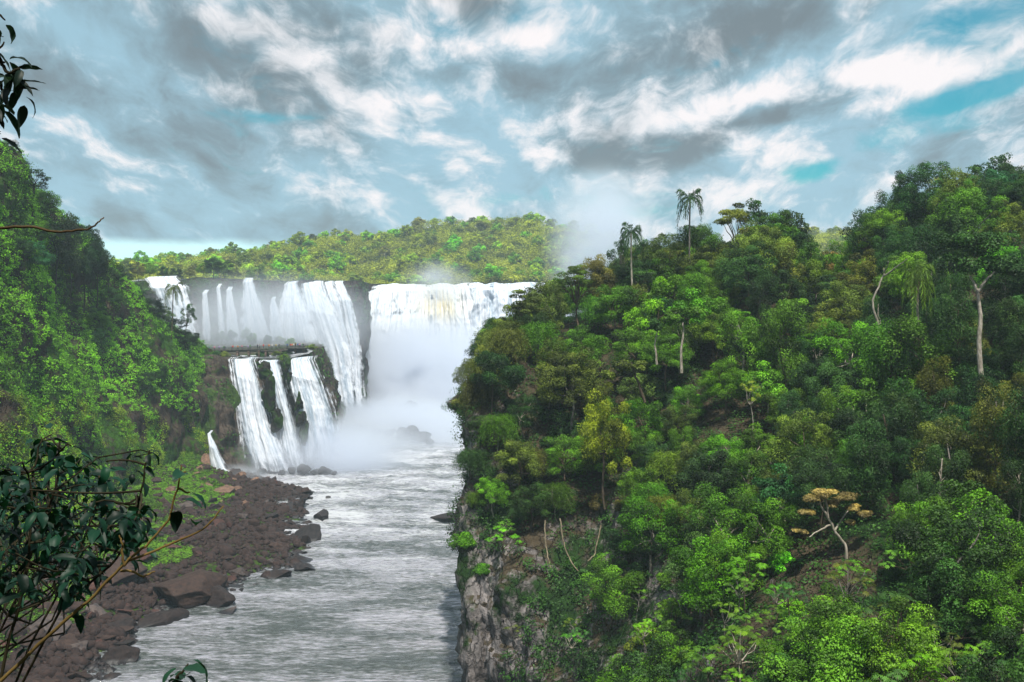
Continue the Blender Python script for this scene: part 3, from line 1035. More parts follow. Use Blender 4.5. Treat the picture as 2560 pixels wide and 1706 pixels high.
def shrub(seed, Ht=3.2, R=2.2, ncl=16, per=260, ls=0.26):
    r = np.random.default_rng(seed)
    wood, crown = Geo(), Geo()
    C = []
    for i in range(ncl):
        d = unit(r.normal(size=3) + np.array([0, 0, 0.6]))
        d[2] = abs(d[2])
        C.append(d * np.array([R, R, Ht * 0.8]) * r.uniform(0.55, 1.0))
    C = np.array(C)
    for c in C[:9]:
        wood.tube(bend_path(r, (0, 0, -0.8), c, 5, 0.1), np.linspace(0.06, 0.015, 5), 4)
    clump_leaves(r, crown, C, R * 0.42 * r.uniform(0.7, 1.3, ncl), per, ls, 0.75, 0.6, 0.5)
    return wood, crown


def cecropia(seed, Ht=6.5, heads=9, ls=0.50):
    """thin pale stems, umbrellas of lobed leaves at the tips"""
    r = np.random.default_rng(seed)
    wood, crown = Geo(), Geo()
    fork = np.array([r.normal() * 0.25, r.normal() * 0.25, Ht * 0.55])
    wood.tube(bend_path(r, (0, 0, -1.0), fork, 6, 0.04), np.linspace(0.10, 0.075, 6), 6)
    for i in range(heads):
        a = i * 2.4 + r.normal() * 0.4
        q = 0.15 + 0.85 * math.sqrt((i + 0.5) / heads)
        tip = np.array([cos(a) * q * Ht * 0.33, sin(a) * q * Ht * 0.33, Ht * (1.0 - 0.28 * q ** 2) + r.normal() * 0.25])
        wood.tube(bend_path(r, fork, tip, 5, 0.1), np.linspace(0.055, 0.03, 5), 5)
        base_t = r.uniform(0.25, 0.75)
        for j in range(9):
            b = j * 2.39996 + r.normal() * 0.2
            pet = r.uniform(0.15, 0.75)
            c = tip + np.array([cos(b) * pet, sin(b) * pet, 0.28 - pet * 0.35 + r.normal() * 0.06])
            nrm = unit(np.array([cos(b) * 0.45, sin(b) * 0.45, 1.0]) + r.normal(size=3) * 0.22)
            t1 = unit(np.cross(nrm, [0.3, 0.9, 0.1]))
            t2 = np.cross(nrm, t1)
            nl = 9
            sz = ls * r.uniform(0.75, 1.2)
            V = []
            for m_ in range(nl):
                th = 2 * pi * m_ / nl + 0.3
                e = t1 * cos(th) + t2 * sin(th)
                s_ = -t1 * sin(th) + t2 * cos(th)
                V += [c, c + e * sz * 0.38 + s_ * sz * 0.085, c + e * sz * 0.62 - nrm * sz * 0.20, c + e * sz * 0.38 - s_ * sz * 0.085]
            crown.add(np.array(V), np.arange(4 * nl).reshape(nl, 4), tint=float(np.clip(base_t + r.normal() * 0.15, 0, 1)))
    return wood, crown


def palm(seed, Ht=11, fr=2.6, nf=18, skirt=False, droop=1.0, bend=0.3):
    r = np.random.default_rng(seed)
    wood, crown, dead = Geo(), Geo(), Geo()
    top = np.array([bend, 0.1, Ht])
    wood.tube(bend_path(r, (0, 0, -1.5), top, 9, 0.012), np.linspace(0.19, 0.13, 9), 8)

    def frond(g, a, lift, length, dr, tn):
        t = np.linspace(0, 1, 18)
        dirv = np.array([cos(a), sin(a), 0])
        hx = length * np.sin(t * 1.25) * 0.82 * cos(lift * 0.55)
        hz = length * (lift * t - dr * (0.18 * t + 0.80 * t ** 2.6))
        p = top + dirv * hx[:, None] + np.array([0, 0, 1.0]) * hz[:, None]
        g.tube(p[::2], np.linspace(0.035, 0.008, 9), 4, tn * 0.8)
        side = np.array([-sin(a), cos(a), 0])
        u = np.linspace(0.10, 0.99, 36)
        P = poly_at(p, u * 17)
        T = unit(np.gradient(P, axis=0))
        for sg in (1, -1):
            ln = 0.62 * length / 2.6 * (np.sin(u * 2.7) * 0.8 + 0.3)
            d = unit(side * sg * 0.62 + T * 0.55 + np.array([0, 0, -0.38]) + r.normal(size=T.shape) * 0.16)
            N = unit(np.cross(d, T) + r.normal(size=T.shape) * 0.2)
            V, Q = leaf_cards(P + d * (ln * 0.5)[:, None], N, ln, 0.13, r, d, 0.0)
            g.add(V, Q, tint=np.clip(tn + r.normal(size=len(u)) * 0.1, 0, 1).repeat(4))
    for i in range(nf):
        a = i * 2.39996 + r.normal() * 0.15
        q = i / nf
        frond(crown, a, 1.0 - 0.95 * q, fr * r.uniform(0.85, 1.1), droop * (0.8 + 0.7 * q), r.uniform(0.2, 0.6))
    if skirt:
        for i in range(6):
            frond(dead, i * 2.39996 + 1.0, -0.35, fr * 0.5, 1.2, r.uniform(0.3, 0.7))
    return wood, crown, (dead if skirt else None)


PROTO = {}


def proto(key, kind, wood_crown):
    wood, crown = wood_crown[:2]
    PROTO[key] = (kind, wood.mesh(kind + "_trunk", [BARK], True), crown.mesh(kind + "_crown", [LEAF]))
    if len(wood_crown) > 2 and wood_crown[2] is not None:
        PROTO[key] += (wood_crown[2].mesh(kind + "_skirt", [LEAF]),)


for i in range(5):
    proto(('broad', i), 'broadleaf_tree', broadleaf(100 + i, 11 + i % 3, 4.2 + 0.3 * (i % 2), 46, 380, 0.225, vs=[0.95, 1.1, 0.9, 1.2, 1.0][i], rc=0.29, zc=0.58, lowfill=-0.75))
for i in range(3):
    proto(('big', i), 'broadleaf_tree', broadleaf(120 + i, 14, 5.4, 60, 360, 0.24, rc=0.25, vs=0.95, zc=0.6, lowfill=-0.7))
for i in range(3):
    proto(('coarse', i), 'broadleaf_tree', broadleaf(140 + i, 11, 4.2, 44, 190, 0.34, aspect=0.55, vs=1.05, rc=0.27, zc=0.58, lowfill=-0.75))
for i in range(3):
    proto(('layer', i), 'spreading_tree', layered(160 + i))
for i in range(4):
    proto(('sparse', i), 'open_crowned_tree', sparse(180 + i))
for i in range(3):
    proto(('weep', i), 'feathery_tree', weeping(200 + i))
for i in range(3):
    proto(('drape', i), 'creeper_clad_tree', draped(220 + i, Ht=[13, 11, 15][i]))
for i in range(4):
    proto(('shrub', i), 'shrub', shrub(240 + i))
for i in range(4):
    proto(('cec', i), 'umbrella_leaf_tree', cecropia(260 + i, [6.5, 5.5, 7.5, 5.0][i], [9, 7, 11, 6][i]))
for i in range(6):
    proto(('far', i), 'forest_tree', broadleaf(300 + i, [16, 14, 18, 15, 17, 13][i], [5.6, 5.0, 5.2, 6.2, 4.6, 5.4][i], 30, 70, 0.85, rc=0.32, tr=0.30, zc=0.58, vs=[0.9, 1.0, 1.1, 0.8, 1.2, 0.9][i], aspect=0.65, limbs=7, lowfill=-0.7))

PLANTS = []       # (object, kind words, colour word, x px, y px, region)
BARKS = {'pale': (0.42, 0.37, 0.31), 'brown': (0.12, 0.09, 0.065), 'grey': (0.22, 0.20, 0.18), 'dark': (0.05, 0.04, 0.03)}


def plant(key, loc, colour, sc=1.0, rz=None, bark='brown', region='', tilt=0.0, label=None, group=None, jitter=0.22, cat='tree', sz=1.0, rx=None, gain=1.0):
    kind, wm, cm, *rest = PROTO[key]
    e = empty(kind, loc, rng.uniform(0, 2 * pi) if rz is None else rz, sc)
    e.scale = (sc, sc, sc * sz)
    if tilt:
        e.rotation_euler = (tilt * rng.normal(), tilt * rng.normal(), e.rotation_euler[2])
    if rx is not None:
        e.rotation_euler = rx
    c = np.array(GREENS[colour]) * np.exp(rng.normal(size=3) * np.array([0.12, 0.06, 0.15])) * math.exp(rng.normal() * jitter) * 1.0 * gain
    link('trunk' if 'shrub' not in kind else 'stems', wm, e, color=np.array(BARKS[bark]) * rng.uniform(0.75, 1.2))
    link('crown' if 'shrub' not in kind else 'foliage', cm, e, color=c)
    if rest:
        link('dead_fronds', rest[0], e, color=(0.20, 0.15, 0.07))
    hgt = max(v.co.z for v in list(cm.vertices)[::50]) * sc * sz
    x, y = proj((loc[0], loc[1], loc[2] + hgt * 0.65))
    e['category'] = cat
    if group:
        e['group'] = group
    if label:
        e['label'] = label
    else:
        PLANTS.append((e, kind.replace('_', ' '), colour, x, y, region, sc))
    return e


def surf_samples(G, N, n, rng, weight=None):
    """random points of a grid surface, evenly by area"""
    A = np.linalg.norm(np.cross(G[1:, :-1] - G[:-1, :-1], G[:-1, 1:] - G[:-1, :-1]), axis=-1)
    if weight is not None:
        A = A * weight[:-1, :-1]
    p = (A / A.sum()).ravel()
    k = rng.choice(len(p), n, p=p)
    i, j = k // A.shape[1], k % A.shape[1]
    a, b = rng.uniform(size=(2, n, 1))
    P = G[i, j] * (1 - a) * (1 - b) + G[i + 1, j] * a * (1 - b) + G[i, j + 1] * (1 - a) * b + G[i + 1, j + 1] * a * b
    return P, N[i, j]


def in_view(P, m=60):
    px = 512 + P[:, 0] / P[:, 1] * F
    py = HY + (H - P[:, 2]) / P[:, 1] * F
    return px, py, (px > -m) & (px < 1024 + m) & (py < 682 + m * 1.5)


# --- right hill: hand-placed landmarks first
def on_right(px, py):
    """ground point of the right hill seen at (px, py)"""
    q = GR.reshape(-1, 3)
    x = 512 + q[:, 0] / q[:, 1] * F
    y = HY + (H - q[:, 2]) / q[:, 1] * F
    d = (x - px) ** 2 + (y - py) ** 2 + np.where(np.tile(np.linspace(0, 1, GR.shape[0])[:, None] > 0.84, (1, GR.shape[1])).ravel(), 400, 0)
    return q[np.argmin(d)]


def ridge_at(px, Y, py):
    return PT(px, py, Y)


taken = []


def put(key, px, py_top, Y, colour, label, bark='brown', rz=None, cat='tree', kscale=1.0, ground=None, group=None, region='', tilt=0.0, gain=1.0):
    """a plant whose top shows at py_top, standing on the hill under it at depth Y"""
    kind, wm, cm, *_ = PROTO[key]
    co = np.empty(len(cm.vertices) * 3, np.float32)
    cm.vertices.foreach_get('co', co)
    top = np.percentile(co.reshape(-1, 3)[:, 2], 99.5)
    zt = PT(px, py_top, Y)
    q = GR.reshape(-1, 3) if ground is None else ground.reshape(-1, 3)
    g = q[np.argmin((q[:, 0] - zt[0]) ** 2 + (q[:, 1] - zt[1]) ** 2)]
    hgt = max(2.0, zt[2] - g[2])
    sc = min(kscale * 1.0, 2.0)
    szz = hgt / (top * sc)
    loc = (zt[0], zt[1], g[2])
    if szz > 1.6:
        loc = (zt[0], zt[1], zt[2] - top * sc * 1.6)
        szz = 1.6
    if szz < 0.7:
        sc, szz = sc * szz / 0.8, 0.8
    taken.append((zt[0], zt[1], 2.6 * sc))
    return plant(key, loc, colour, sc, rz, bark, region, label=label, cat=cat, sz=szz, group=group, tilt=tilt, gain=gain)


for i, (Ht, fr, nf, sk, dr, bd) in enumerate([(12.5, 2.7, 15, False, 0.78, 0.5), (9, 2.3, 17, False, 0.85, 0.1), (8, 2.2, 20, True, 1.1, 0.2), (10, 3.0, 15, False, 1.0, 0.6), (7, 2.6, 16, False, 1.1, 0.2)]):
    proto(('palm', i), 'palm_tree', palm(400 + i, Ht, fr * 1.2, nf, sk, dr, bd))
LAND = []
put(('palm', 0), 688, 188, 186, 'dark green', "tallest palm with drooping fronds, standing clear against the clouds", 'grey', 0.4, 'palm tree', group="palms on the right hill")
put(('palm', 1), 632, 222, 180, 'dark green', "shorter palm rising from trees against the spray, close to an open leafless crown", 'pale', 2.0, 'palm tree', group="palms on the right hill")
put(('palm', 2), 918, 262, 131, 'green', "pale stemmed palm with a brown skirt of dead fronds, above a creeper covered crown", 'pale', 1.0, 'palm tree', group="palms on the right hill")
LANDMARKS = {'the tallest palm': (688, 210), 'the short skyline palm': (632, 240), 'the palm with brown skirt': (918, 285), 'the golden tree': (830, 505), 'the pale forked trunk': (980, 330),
             'the twisting bare trunk': (878, 300), 'the bare grey cliff': (480, 620), 'the yellow topped tree': (605, 400), 'the lime green trees': (690, 300), 'the headland tip': (465, 370), 'the sunlit rock ledge': (560, 585)}


# trees with a trunk the photo shows clearly
def trunk_tree(name, paths, Y, r0, bark, crowns, colour, label, group=None, ls=0.3, flat=0.6, per=320, cat='tree'):
    """paths: pixel polylines of the trunk and limbs; crowns: (px, py, radius px) leaf clumps"""
    wood, crown = Geo(), Geo()
    r = np.random.default_rng(abs(hash(label)) % 1000 if False else len(label) * 7 + int(Y))
    org = PT(paths[0][0][0], paths[0][0][1], Y)
    for i, pth in enumerate(paths):
        P = np.array([PT(a, b, Y) for a, b in pth]) - org
        u = np.linspace(0, len(P) - 1, len(P) * 3)
        P = poly_at(P, u)
        dy = np.linspace(0, 1, len(P)) * r.normal() * 1.2 if i else np.linspace(0, 1, len(P)) * 0.2
        P[:, 1] += dy
        P += r.normal(size=P.shape) * 0.03
        ra = r0 if i == 0 else r0 * 0.6
        wood.tube(P, np.linspace(ra, ra * 0.45, len(P)), 7)
    e = empty(name, org)
    link('trunk', wood.mesh(name + '_trunk', [BARK], True), e, color=BARKS[bark])
    if crowns:
        C, rad = [], []
        for px, py, rp in crowns:
            for k_ in range(4):
                o_ = unit(r.normal(size=3)) * rp / F * Y * 0.5 * np.array([1, 1.2, flat])
                C.append(PT(px, py, Y) - org + o_)
                rad.append(rp / F * Y * r.uniform(0.45, 0.75))
        clump_leaves(r, crown, np.array(C), np.array(rad), per, ls, flat, 0.55, 0.55)
        link('crown', crown.mesh(name + '_crown', [LEAF]), e, color=GREENS[colour])
    tag(e, label, cat, group)
    return e


trunk_tree('tall_trunk_tree', [[(981, 382), (979, 345), (981, 315), (978, 292), (976, 285)], [(978, 292), (971, 276)], [(978, 291), (986, 279), (993, 272)]], 121, 0.31, 'pale',
           [(965, 262, 22), (990, 258, 24), (1010, 265, 20), (978, 245, 22), (1000, 238, 24), (955, 240, 18)], 'dark green', "tall straight tree with a white forked trunk and dark crown", per=300)
trunk_tree('twisted_bare_tree', [[(878, 372), (877, 345), (879, 325), (874, 310), (873, 300), (880, 284), (885, 273), (884, 268)], [(884, 276), (893, 266), (895, 260)], [(884, 273), (882, 262)]], 134, 0.17, 'pale', [], 'olive',
           "bare twisting pinkish trunk with a small fork and no leaves")
trunk_tree('slender_trunk_tree', [[(682, 373), (681, 350), (684, 332), (683, 322)]], 152, 0.22, 'pale', [(676, 315, 12), (692, 312, 12)], 'green', "slim white trunk standing in the dark gap under the lime green trees", "white trunks in the dark gap")
trunk_tree('slender_trunk_tree', [[(657, 364), (655, 345), (657, 332)]], 154, 0.17, 'pale', [(655, 325, 10)], 'dark green', "short thin white trunk, left of the taller white trunk in the dark gap", "white trunks in the dark gap")
trunk_tree('golden_leaved_tree', [[(848, 590), (847, 560), (846, 545), (836, 533), (829, 518), (823, 508), (819, 500)], [(835, 531), (846, 520), (857, 512)], [(829, 518), (826, 500), (822, 490)], [(830, 525), (815, 528), (803, 532)]], 104, 0.17, 'pale',
           [(812, 500, 13), (826, 493, 14), (842, 496, 14), (806, 512, 10), (853, 507, 10), (865, 514, 9), (834, 504, 10), (800, 532, 8), (852, 522, 6)], 'golden', "small crooked tree with golden tan leaves in flat tiers", ls=0.2, flat=0.35, per=330)
trunk_tree('leaning_trunk_tree', [[(645, 402), (637, 380), (634, 372), (631, 362)]], 146, 0.2, 'brown', [(620, 368, 12), (610, 374, 9), (640, 366, 9)], 'olive', "leaning brown trunk with hanging olive creepers below the dark gap")
put(('broad', 3), 605, 385, 143, 'yellow green', "rounded yellow topped tree brightest among darker trees in mid slope", kscale=0.75, gain=0.72)
put(('coarse', 0), 672, 268, 172, 'bright green', "big lime green tree with large leaf clumps, in front of the skyline ridge", kscale=1.05)
put(('coarse', 1), 695, 290, 165, 'bright green', "lime green tree, lower right neighbour of the big lime green one", kscale=0.9)
put(('coarse', 2), 648, 300, 166, 'bright green', "lime green tree, lower left neighbour of the big lime green one", kscale=0.8)
put(('drape', 0), 922, 318, 127, 'green', "creeper covered tower of leaves right below the skirted palm", kscale=1.3)
put(('drape', 1), 893, 322, 130, 'green', "creeper covered mound of leaves, left below the skirted palm", kscale=1.1)
put(('cec', 0), 750, 380, 141, 'yellow green', "pale umbrella leaved tree standing alone on the dark mid slope", kscale=0.7, bark='pale')

# skyline of the right hill
sky_list = [(('sparse', 0), 645, 240, 192, 'dark green', 'grey', 0.6), (('sparse', 1), 620, 240, 192, 'dark green', 'grey', 0.55), (('broad', 0), 596, 256, 184, 'brownish olive', 'brown', 0.8), (('layer', 0), 575, 265, 183, 'olive', 'brown', 0.75),
            (('big', 0), 668, 234, 190, 'olive', 'brown', 0.8), (('broad', 2), 700, 226, 190, 'green', 'brown', 0.9), (('layer', 1), 738, 204, 190, 'olive', 'grey', 0.85), (('sparse', 2), 752, 200, 193, 'dark green', 'grey', 0.85), (('big', 1), 770, 212, 188, 'green', 'brown', 0.9),
            (('sparse', 3), 793, 210, 192, 'dark green', 'grey', 0.8), (('broad', 4), 808, 240, 186, 'green', 'brown', 0.7), (('broad', 1), 845, 241, 184, 'green', 'brown', 0.65), (('broad', 0), 868, 208, 182, 'dark green', 'brown', 0.9), (('big', 2), 885, 210, 178, 'green', 'brown', 0.8),
            (('broad', 3), 905, 172, 180, 'dark green', 'brown', 0.75), (('big', 0), 928, 163, 177, 'dark green', 'brown', 0.95), (('layer', 2), 955, 172, 176, 'brownish olive', 'pale', 0.9), (('sparse', 1), 978, 166, 185, 'dark green', 'grey', 0.9), (('sparse', 2), 997, 155, 190, 'dark green', 'dark', 1.0),
            (('broad', 4), 1014, 163, 186, 'dark green', 'dark', 0.9), (('big', 1), 1000, 190, 170, 'dark green', 'brown', 0.9), (('big', 2), 1030, 178, 165, 'dark green', 'brown', 1.0), (('broad', 2), 545, 282, 181, 'olive', 'brown', 0.8), (('layer', 0), 525, 290, 178, 'brownish olive', 'brown', 0.7),
            (('sparse', 3), 520, 300, 178, 'olive', 'brown', 0.75), (('broad', 1), 512, 318, 176, 'olive', 'brown', 0.8), (('weep', 0), 494, 330, 170, 'olive', 'brown', 0.8), (('broad', 0), 484, 347, 165, 'olive', 'brown', 0.7), (('weep', 1), 480, 374, 160, 'brownish olive', 'brown', 0.7),
            (('broad', 4), 478, 415, 154, 'dark green', 'brown', 0.6), (('weep', 2), 472, 450, 150, 'dark green', 'brown', 0.65), (('weep', 0), 476, 492, 147, 'green', 'brown', 0.6)]
for key, px, pt, Y, colr, bk_, ks in sky_list:
    put(key, px, pt, Y, colr, None, bk_, kscale=ks, region='headland' if px < 560 else 'ridge', group="trees on the right hillside")

# bare rock: the cliff at the river's edge and the broken ledge beside it
def bare_rock(P):
    px, py, _ = in_view(P)
    n = fbm(P * np.array([0.16, 0.16, 0.10]), 3, 137)
    return ((px < 506 + 14 * n) & (py > 552 + 10 * n)) | ((px > 455) & (px < 580) & (py > 570) & (py < 650) & (n > 0.10)) | ((px > 520) & (px < 640) & (py > 525) & (py < 625) & (n > 0.22))


# fill the rest of the slope
CLEAR = [(906, 930, 262, 322, 132), (972, 990, 282, 378, 121), (872, 886, 266, 350, 134), (798, 862, 488, 562, 104), (677, 688, 322, 370, 152), (655, 659, 332, 362, 154), (742, 758, 382, 402, 141), (590, 620, 388, 425, 143), (541, 580, 520, 575, 139)]
SKYX = [455, 470, 500, 530, 575, 600, 640, 690, 720, 750, 790, 802, 848, 860, 890, 905, 960, 990, 1024, 1100]
SKYY = [345, 338, 315, 287, 267, 254, 243, 224, 207, 202, 214, 240, 240, 210, 192, 168, 178, 162, 168, 150]


def fill_right(n_try, kinds, lo, hi, spacing, ypx, region, group, cat='tree', sink=0.3, maxn=999, xpx=(430, 1080)):
    P, N = surf_samples(GR, NR, n_try, rng)
    px, py, ok = in_view(P)
    ok &= (py > ypx[0]) & (py < ypx[1]) & (px > xpx[0]) & (px < xpx[1])
    cnt = 0
    for p, n_, x, y in zip(P[ok], N[ok], px[ok], py[ok]):
        # bare rock: the cliff at the river's edge and a ledge
        if bare_rock(p[None])[0] and rng.uniform() < 0.97:
            continue
        sp = spacing * rng.uniform(0.8, 1.3)
        if any((p[0] - a) ** 2 + (p[1] - b) ** 2 < (0.5 * (sp + c)) ** 2 for a, b, c in taken):
            continue
        taken.append((p[0], p[1], sp))
        ks, cs, pr = kinds(x, y)
        key = ks[rng.integers(len(ks))]
        colr = cs[rng.choice(len(cs), p=pr)]
        sc = rng.uniform(lo, hi)
        zt_ = p[2] - sink + (13.0 if key[0] in ('drape', 'big') else 10.0) * (sc if key[0] not in ('cec', 'shrub') else 0.6 * sc)
        if HY + (H - zt_) / p[1] * F < np.interp(x, SKYX, SKYY) + 5:
            continue
        cw_ = 3.6 * sc * F / p[1]
        yt_ = HY + (H - zt_) / p[1] * F
        if any(p[1] < Yk + 4 and x + cw_ > a0 and x - cw_ < a1 and yt_ < b1 and y > b0 for a0, a1, b0, b1, Yk in CLEAR):
            continue
        if x - 4.3 * sc * F / p[1] < (452 if y < 480 else 458) and 'shrub' not in key[0]:
            continue
        if key[0] == 'weep' and colr in ('bright green', 'yellow green'):
            colr = 'olive'
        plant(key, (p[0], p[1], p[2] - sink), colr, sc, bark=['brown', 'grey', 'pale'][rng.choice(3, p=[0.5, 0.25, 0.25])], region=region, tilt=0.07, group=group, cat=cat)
        cnt += 1
        if cnt >= maxn:
            break
    return cnt


def kinds_upper(x, y):
    if x < 560:
        return [('weep', 0), ('weep', 1), ('drape', 2), ('broad', 0), ('broad', 2), ('broad', 4)], ['olive', 'brownish olive', 'green', 'dark green'], [0.36, 0.06, 0.33, 0.25]
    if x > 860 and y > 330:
        return [('drape', 0), ('drape', 1), ('drape', 2)], ['dark green', 'green', 'olive'], [0.75, 0.15, 0.1]  # mostly dark leaf colours, standing in for the deep shade here
    if x > 860:
        return [('broad', 0), ('broad', 3), ('drape', 0), ('drape', 1), ('drape', 2), ('big', 0)], ['dark green', 'green', 'blue green', 'olive'], [0.45, 0.3, 0.1, 0.15]
    return [('broad', k) for k in range(5)] + [('layer', 0), ('drape', 0), ('drape', 1), ('big', 1), ('coarse', 0), ('weep', 0)], ['green', 'dark green', 'bright green', 'olive', 'blue green', 'brownish olive'], [0.42, 0.28, 0.13, 0.15, 0.01, 0.01]


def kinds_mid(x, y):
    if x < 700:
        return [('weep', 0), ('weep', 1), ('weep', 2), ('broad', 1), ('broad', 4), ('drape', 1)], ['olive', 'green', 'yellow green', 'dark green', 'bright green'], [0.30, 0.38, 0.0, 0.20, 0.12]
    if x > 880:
        return [('drape', 0), ('drape', 1), ('drape', 2), ('broad', 1)], ['dark green', 'green', 'olive'], [0.75, 0.15, 0.1]  # shade of the recess put into the leaf colour: mostly dark green
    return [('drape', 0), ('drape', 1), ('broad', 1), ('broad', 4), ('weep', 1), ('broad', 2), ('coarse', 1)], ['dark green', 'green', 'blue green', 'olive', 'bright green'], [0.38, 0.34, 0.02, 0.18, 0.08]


def kinds_low(x, y):
    return [('cec', 0), ('cec', 1), ('cec', 2), ('cec', 3), ('cec', 0), ('shrub', 0), ('shrub', 2), ('broad', 1), ('broad', 3)], ['green', 'bright green', 'dark green', 'yellow green', 'olive', 'blue green'], [0.46, 0.14, 0.28, 0.0, 0.12, 0.0]


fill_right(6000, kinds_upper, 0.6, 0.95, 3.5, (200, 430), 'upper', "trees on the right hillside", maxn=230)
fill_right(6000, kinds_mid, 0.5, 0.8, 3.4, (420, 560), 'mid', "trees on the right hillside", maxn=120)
fill_right(9000, kinds_low, 0.55, 0.9, 2.15, (540, 790), 'low', "saplings and shrubs on the lower right slope", maxn=310)
# shrubs on the cliff edges
fill_right(4000, lambda x, y: ([('shrub', k_) for k_ in range(4)], ['green', 'olive', 'dark green', 'brownish olive'], [0.3, 0.3, 0.25, 0.15]), 0.5, 0.9, 2.0, (400, 560), 'edge', "shrubs on the headland", cat='shrub', maxn=60, xpx=(430, 640))

# --- left slope
def left_pt(px, py):
    q = GL.reshape(-1, 3)
    x = 512 + q[:, 0] / q[:, 1] * F
    y = HY + (H - q[:, 2]) / q[:, 1] * F
    return q[np.argmin((x - px) ** 2 + (y - py) ** 2)]


takenL = []
lk = [('broad', 0), ('broad', 1), ('broad', 3), ('big', 0), ('big', 2), ('drape', 1)]
ridge_px = [(-6, 128, 262), (8, 140, 262), (20, 160, 268), (32, 168, 272), (44, 190, 280), (56, 212, 286), (70, 216, 292), (84, 226, 300), (97, 240, 310), (108, 254, 322), (118, 268, 330), (130, 282, 336), (142, 290, 342), (153, 298, 348), (164, 306, 352), (176, 318, 358), (186, 330, 364)]
for i, (px, pt, Y) in enumerate(ridge_px):
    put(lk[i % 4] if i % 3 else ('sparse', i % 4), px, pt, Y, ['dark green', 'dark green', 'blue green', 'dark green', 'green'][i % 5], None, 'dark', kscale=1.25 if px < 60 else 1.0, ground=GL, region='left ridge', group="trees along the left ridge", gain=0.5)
put(('palm', 3), 171, 282, 352, 'olive', "palm on the left slope standing in front of the tall curved waterfall", 'brown', 0.3, 'palm tree', kscale=1.15, ground=GL)
put(('sparse', 1), 188, 304, 362, 'dark green', "small dark tree at the edge of the tall curved waterfall", 'dark', kscale=0.7, ground=GL)
P, N = surf_samples(GL, NL, 2500, rng)
px, py, ok = in_view(P, 25)
cnt = 0
for p, x, y in zip(P[ok], px[ok], py[ok]):
    yr = np.interp(x, [0, 50, 100, 150, 190], [170, 225, 270, 325, 355])
    # trees fill the band under the ridge and the bulge by the falls; elsewhere creepers
    band = y < yr + np.interp(x, [0, 60, 120, 160, 205], [90, 75, 90, 85, 70])
    if not band or x > 200 or y < yr + 22 or (150 < x < 196 and y < 375):
        continue
    sp = rng.uniform(6, 9)
    if any((p[0] - a) ** 2 + (p[1] - b) ** 2 < sp * sp for a, b in takenL):
        continue
    takenL.append((p[0], p[1]))
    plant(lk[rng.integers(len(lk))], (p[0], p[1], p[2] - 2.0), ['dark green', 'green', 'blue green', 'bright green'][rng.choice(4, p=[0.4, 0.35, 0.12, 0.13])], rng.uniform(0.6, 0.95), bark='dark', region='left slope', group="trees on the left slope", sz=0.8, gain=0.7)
    cnt += 1
    if cnt > 110:
        break


# leafy creepers and undergrowth that nobody could count
def cover(name, G, N, n_cl, per, ls, rad, colour, rng, weight=None, lift=0.2, maskf=None, flat=0.6, aspect=0.65, tvar=None):
    P, Nn = surf_samples(G, N, n_cl, rng, weight)
    if maskf is not None:
        k_ = maskf(P)
        P, Nn = P[k_], Nn[k_]
    g = Geo()
    n = len(P)
    idx = np.repeat(np.arange(n), per)
    d = unit(rng.normal(size=(n * per, 3)) + Nn[idx] * 0.8)
    rr = rad * np.exp(rng.normal(size=n) * 0.3)
    C = P[idx] + Nn[idx] * lift + d * (rr[idx] * rng.uniform(0.4, 1.0, n * per))[:, None] * np.array([1, 1, flat])
    NN = unit(d * 0.5 + Nn[idx] * 0.4 + np.array([0, 0, 0.5]) + rng.normal(size=d.shape) * 0.4)
    V, Q = leaf_cards(C, NN, ls, aspect, rng)
    big = 0.5 + 0.5 * fbm(P * 0.05, 3, 71)
    tnt = np.clip(0.15 + 0.55 * big[idx] + rng.normal(size=n)[idx] * 0.16 + rng.normal(size=n * per) * 0.06, 0, 1)
    g.add(V, Q, tint=np.repeat(tnt, 4))
    o = link(name, g.mesh(name, [LEAF]), color=GREENS[colour] if isinstance(colour, str) else colour)
    return tag(o, kind='stuff')


def bare_left(P):
    n = fbm(np.stack([P[:, 0] * 0.03, P[:, 1] * 0.09, P[:, 2] * 0.05], -1), 3, 91)
    lowz = np.interp(P[:, 1], [180, 280, 345], [38, 30, 24])
    px_ = 512 + P[:, 0] / P[:, 1] * F
    return ~((P[:, 2] < lowz) & (n > 0.12)) & (P[:, 1] > 150) & ~((px_ > 196 + 12 * n) & (P[:, 2] < 40)) & (fbm(P * 0.11, 3, 191) > -0.62)


cover("creeper_cover", GL, NL, 17000, 24, 0.42, 1.3, (0.125, 0.330, 0.006), rng, maskf=bare_left)
cover("moss_cushions", GL, NL, 9000, 22, 0.34, 1.25, (0.150, 0.235, 0.006), rng, lift=0.0, flat=0.9, weight=(np.tile(np.linspace(0, 1, GL.shape[0])[:, None] < 0.34, (1, GL.shape[1]))) * 1.0 + 0.001,
      maskf=lambda P: (fbm(np.stack([P[:, 0] * 0.03, P[:, 1] * 0.09, P[:, 2] * 0.05], -1), 3, 91) < 0.22) & (fbm(P * 0.13, 2, 95) > -0.25) & (P[:, 1] > 150))
cover("forest_undergrowth", GR, NR, 17500, 26, 0.28, 1.2, (0.024, 0.075, 0.009), rng, maskf=lambda P: (in_view(P, 260)[2]) & ~bare_rock(P))
cover("cliff_grass", GLOW, NLOW, 3000, 10, 0.45, 0.6, (0.045, 0.125, 0.014), rng, lift=0.1, maskf=lambda P: (fbm(P * 0.10, 3, 17) > 0.22) | (P[:, 2] > 34) & (fbm(P * 0.1, 3, 18) > -0.2))
cover("ledge_grass", GLE, -grid_normals(GLE) if grid_normals(GLE)[..., 2].mean() < 0 else grid_normals(GLE), 1400, 10, 0.6, 0.9, (0.040, 0.105, 0.016), rng, maskf=lambda P: fbm(P * 0.06, 2, 19) > 0.15)
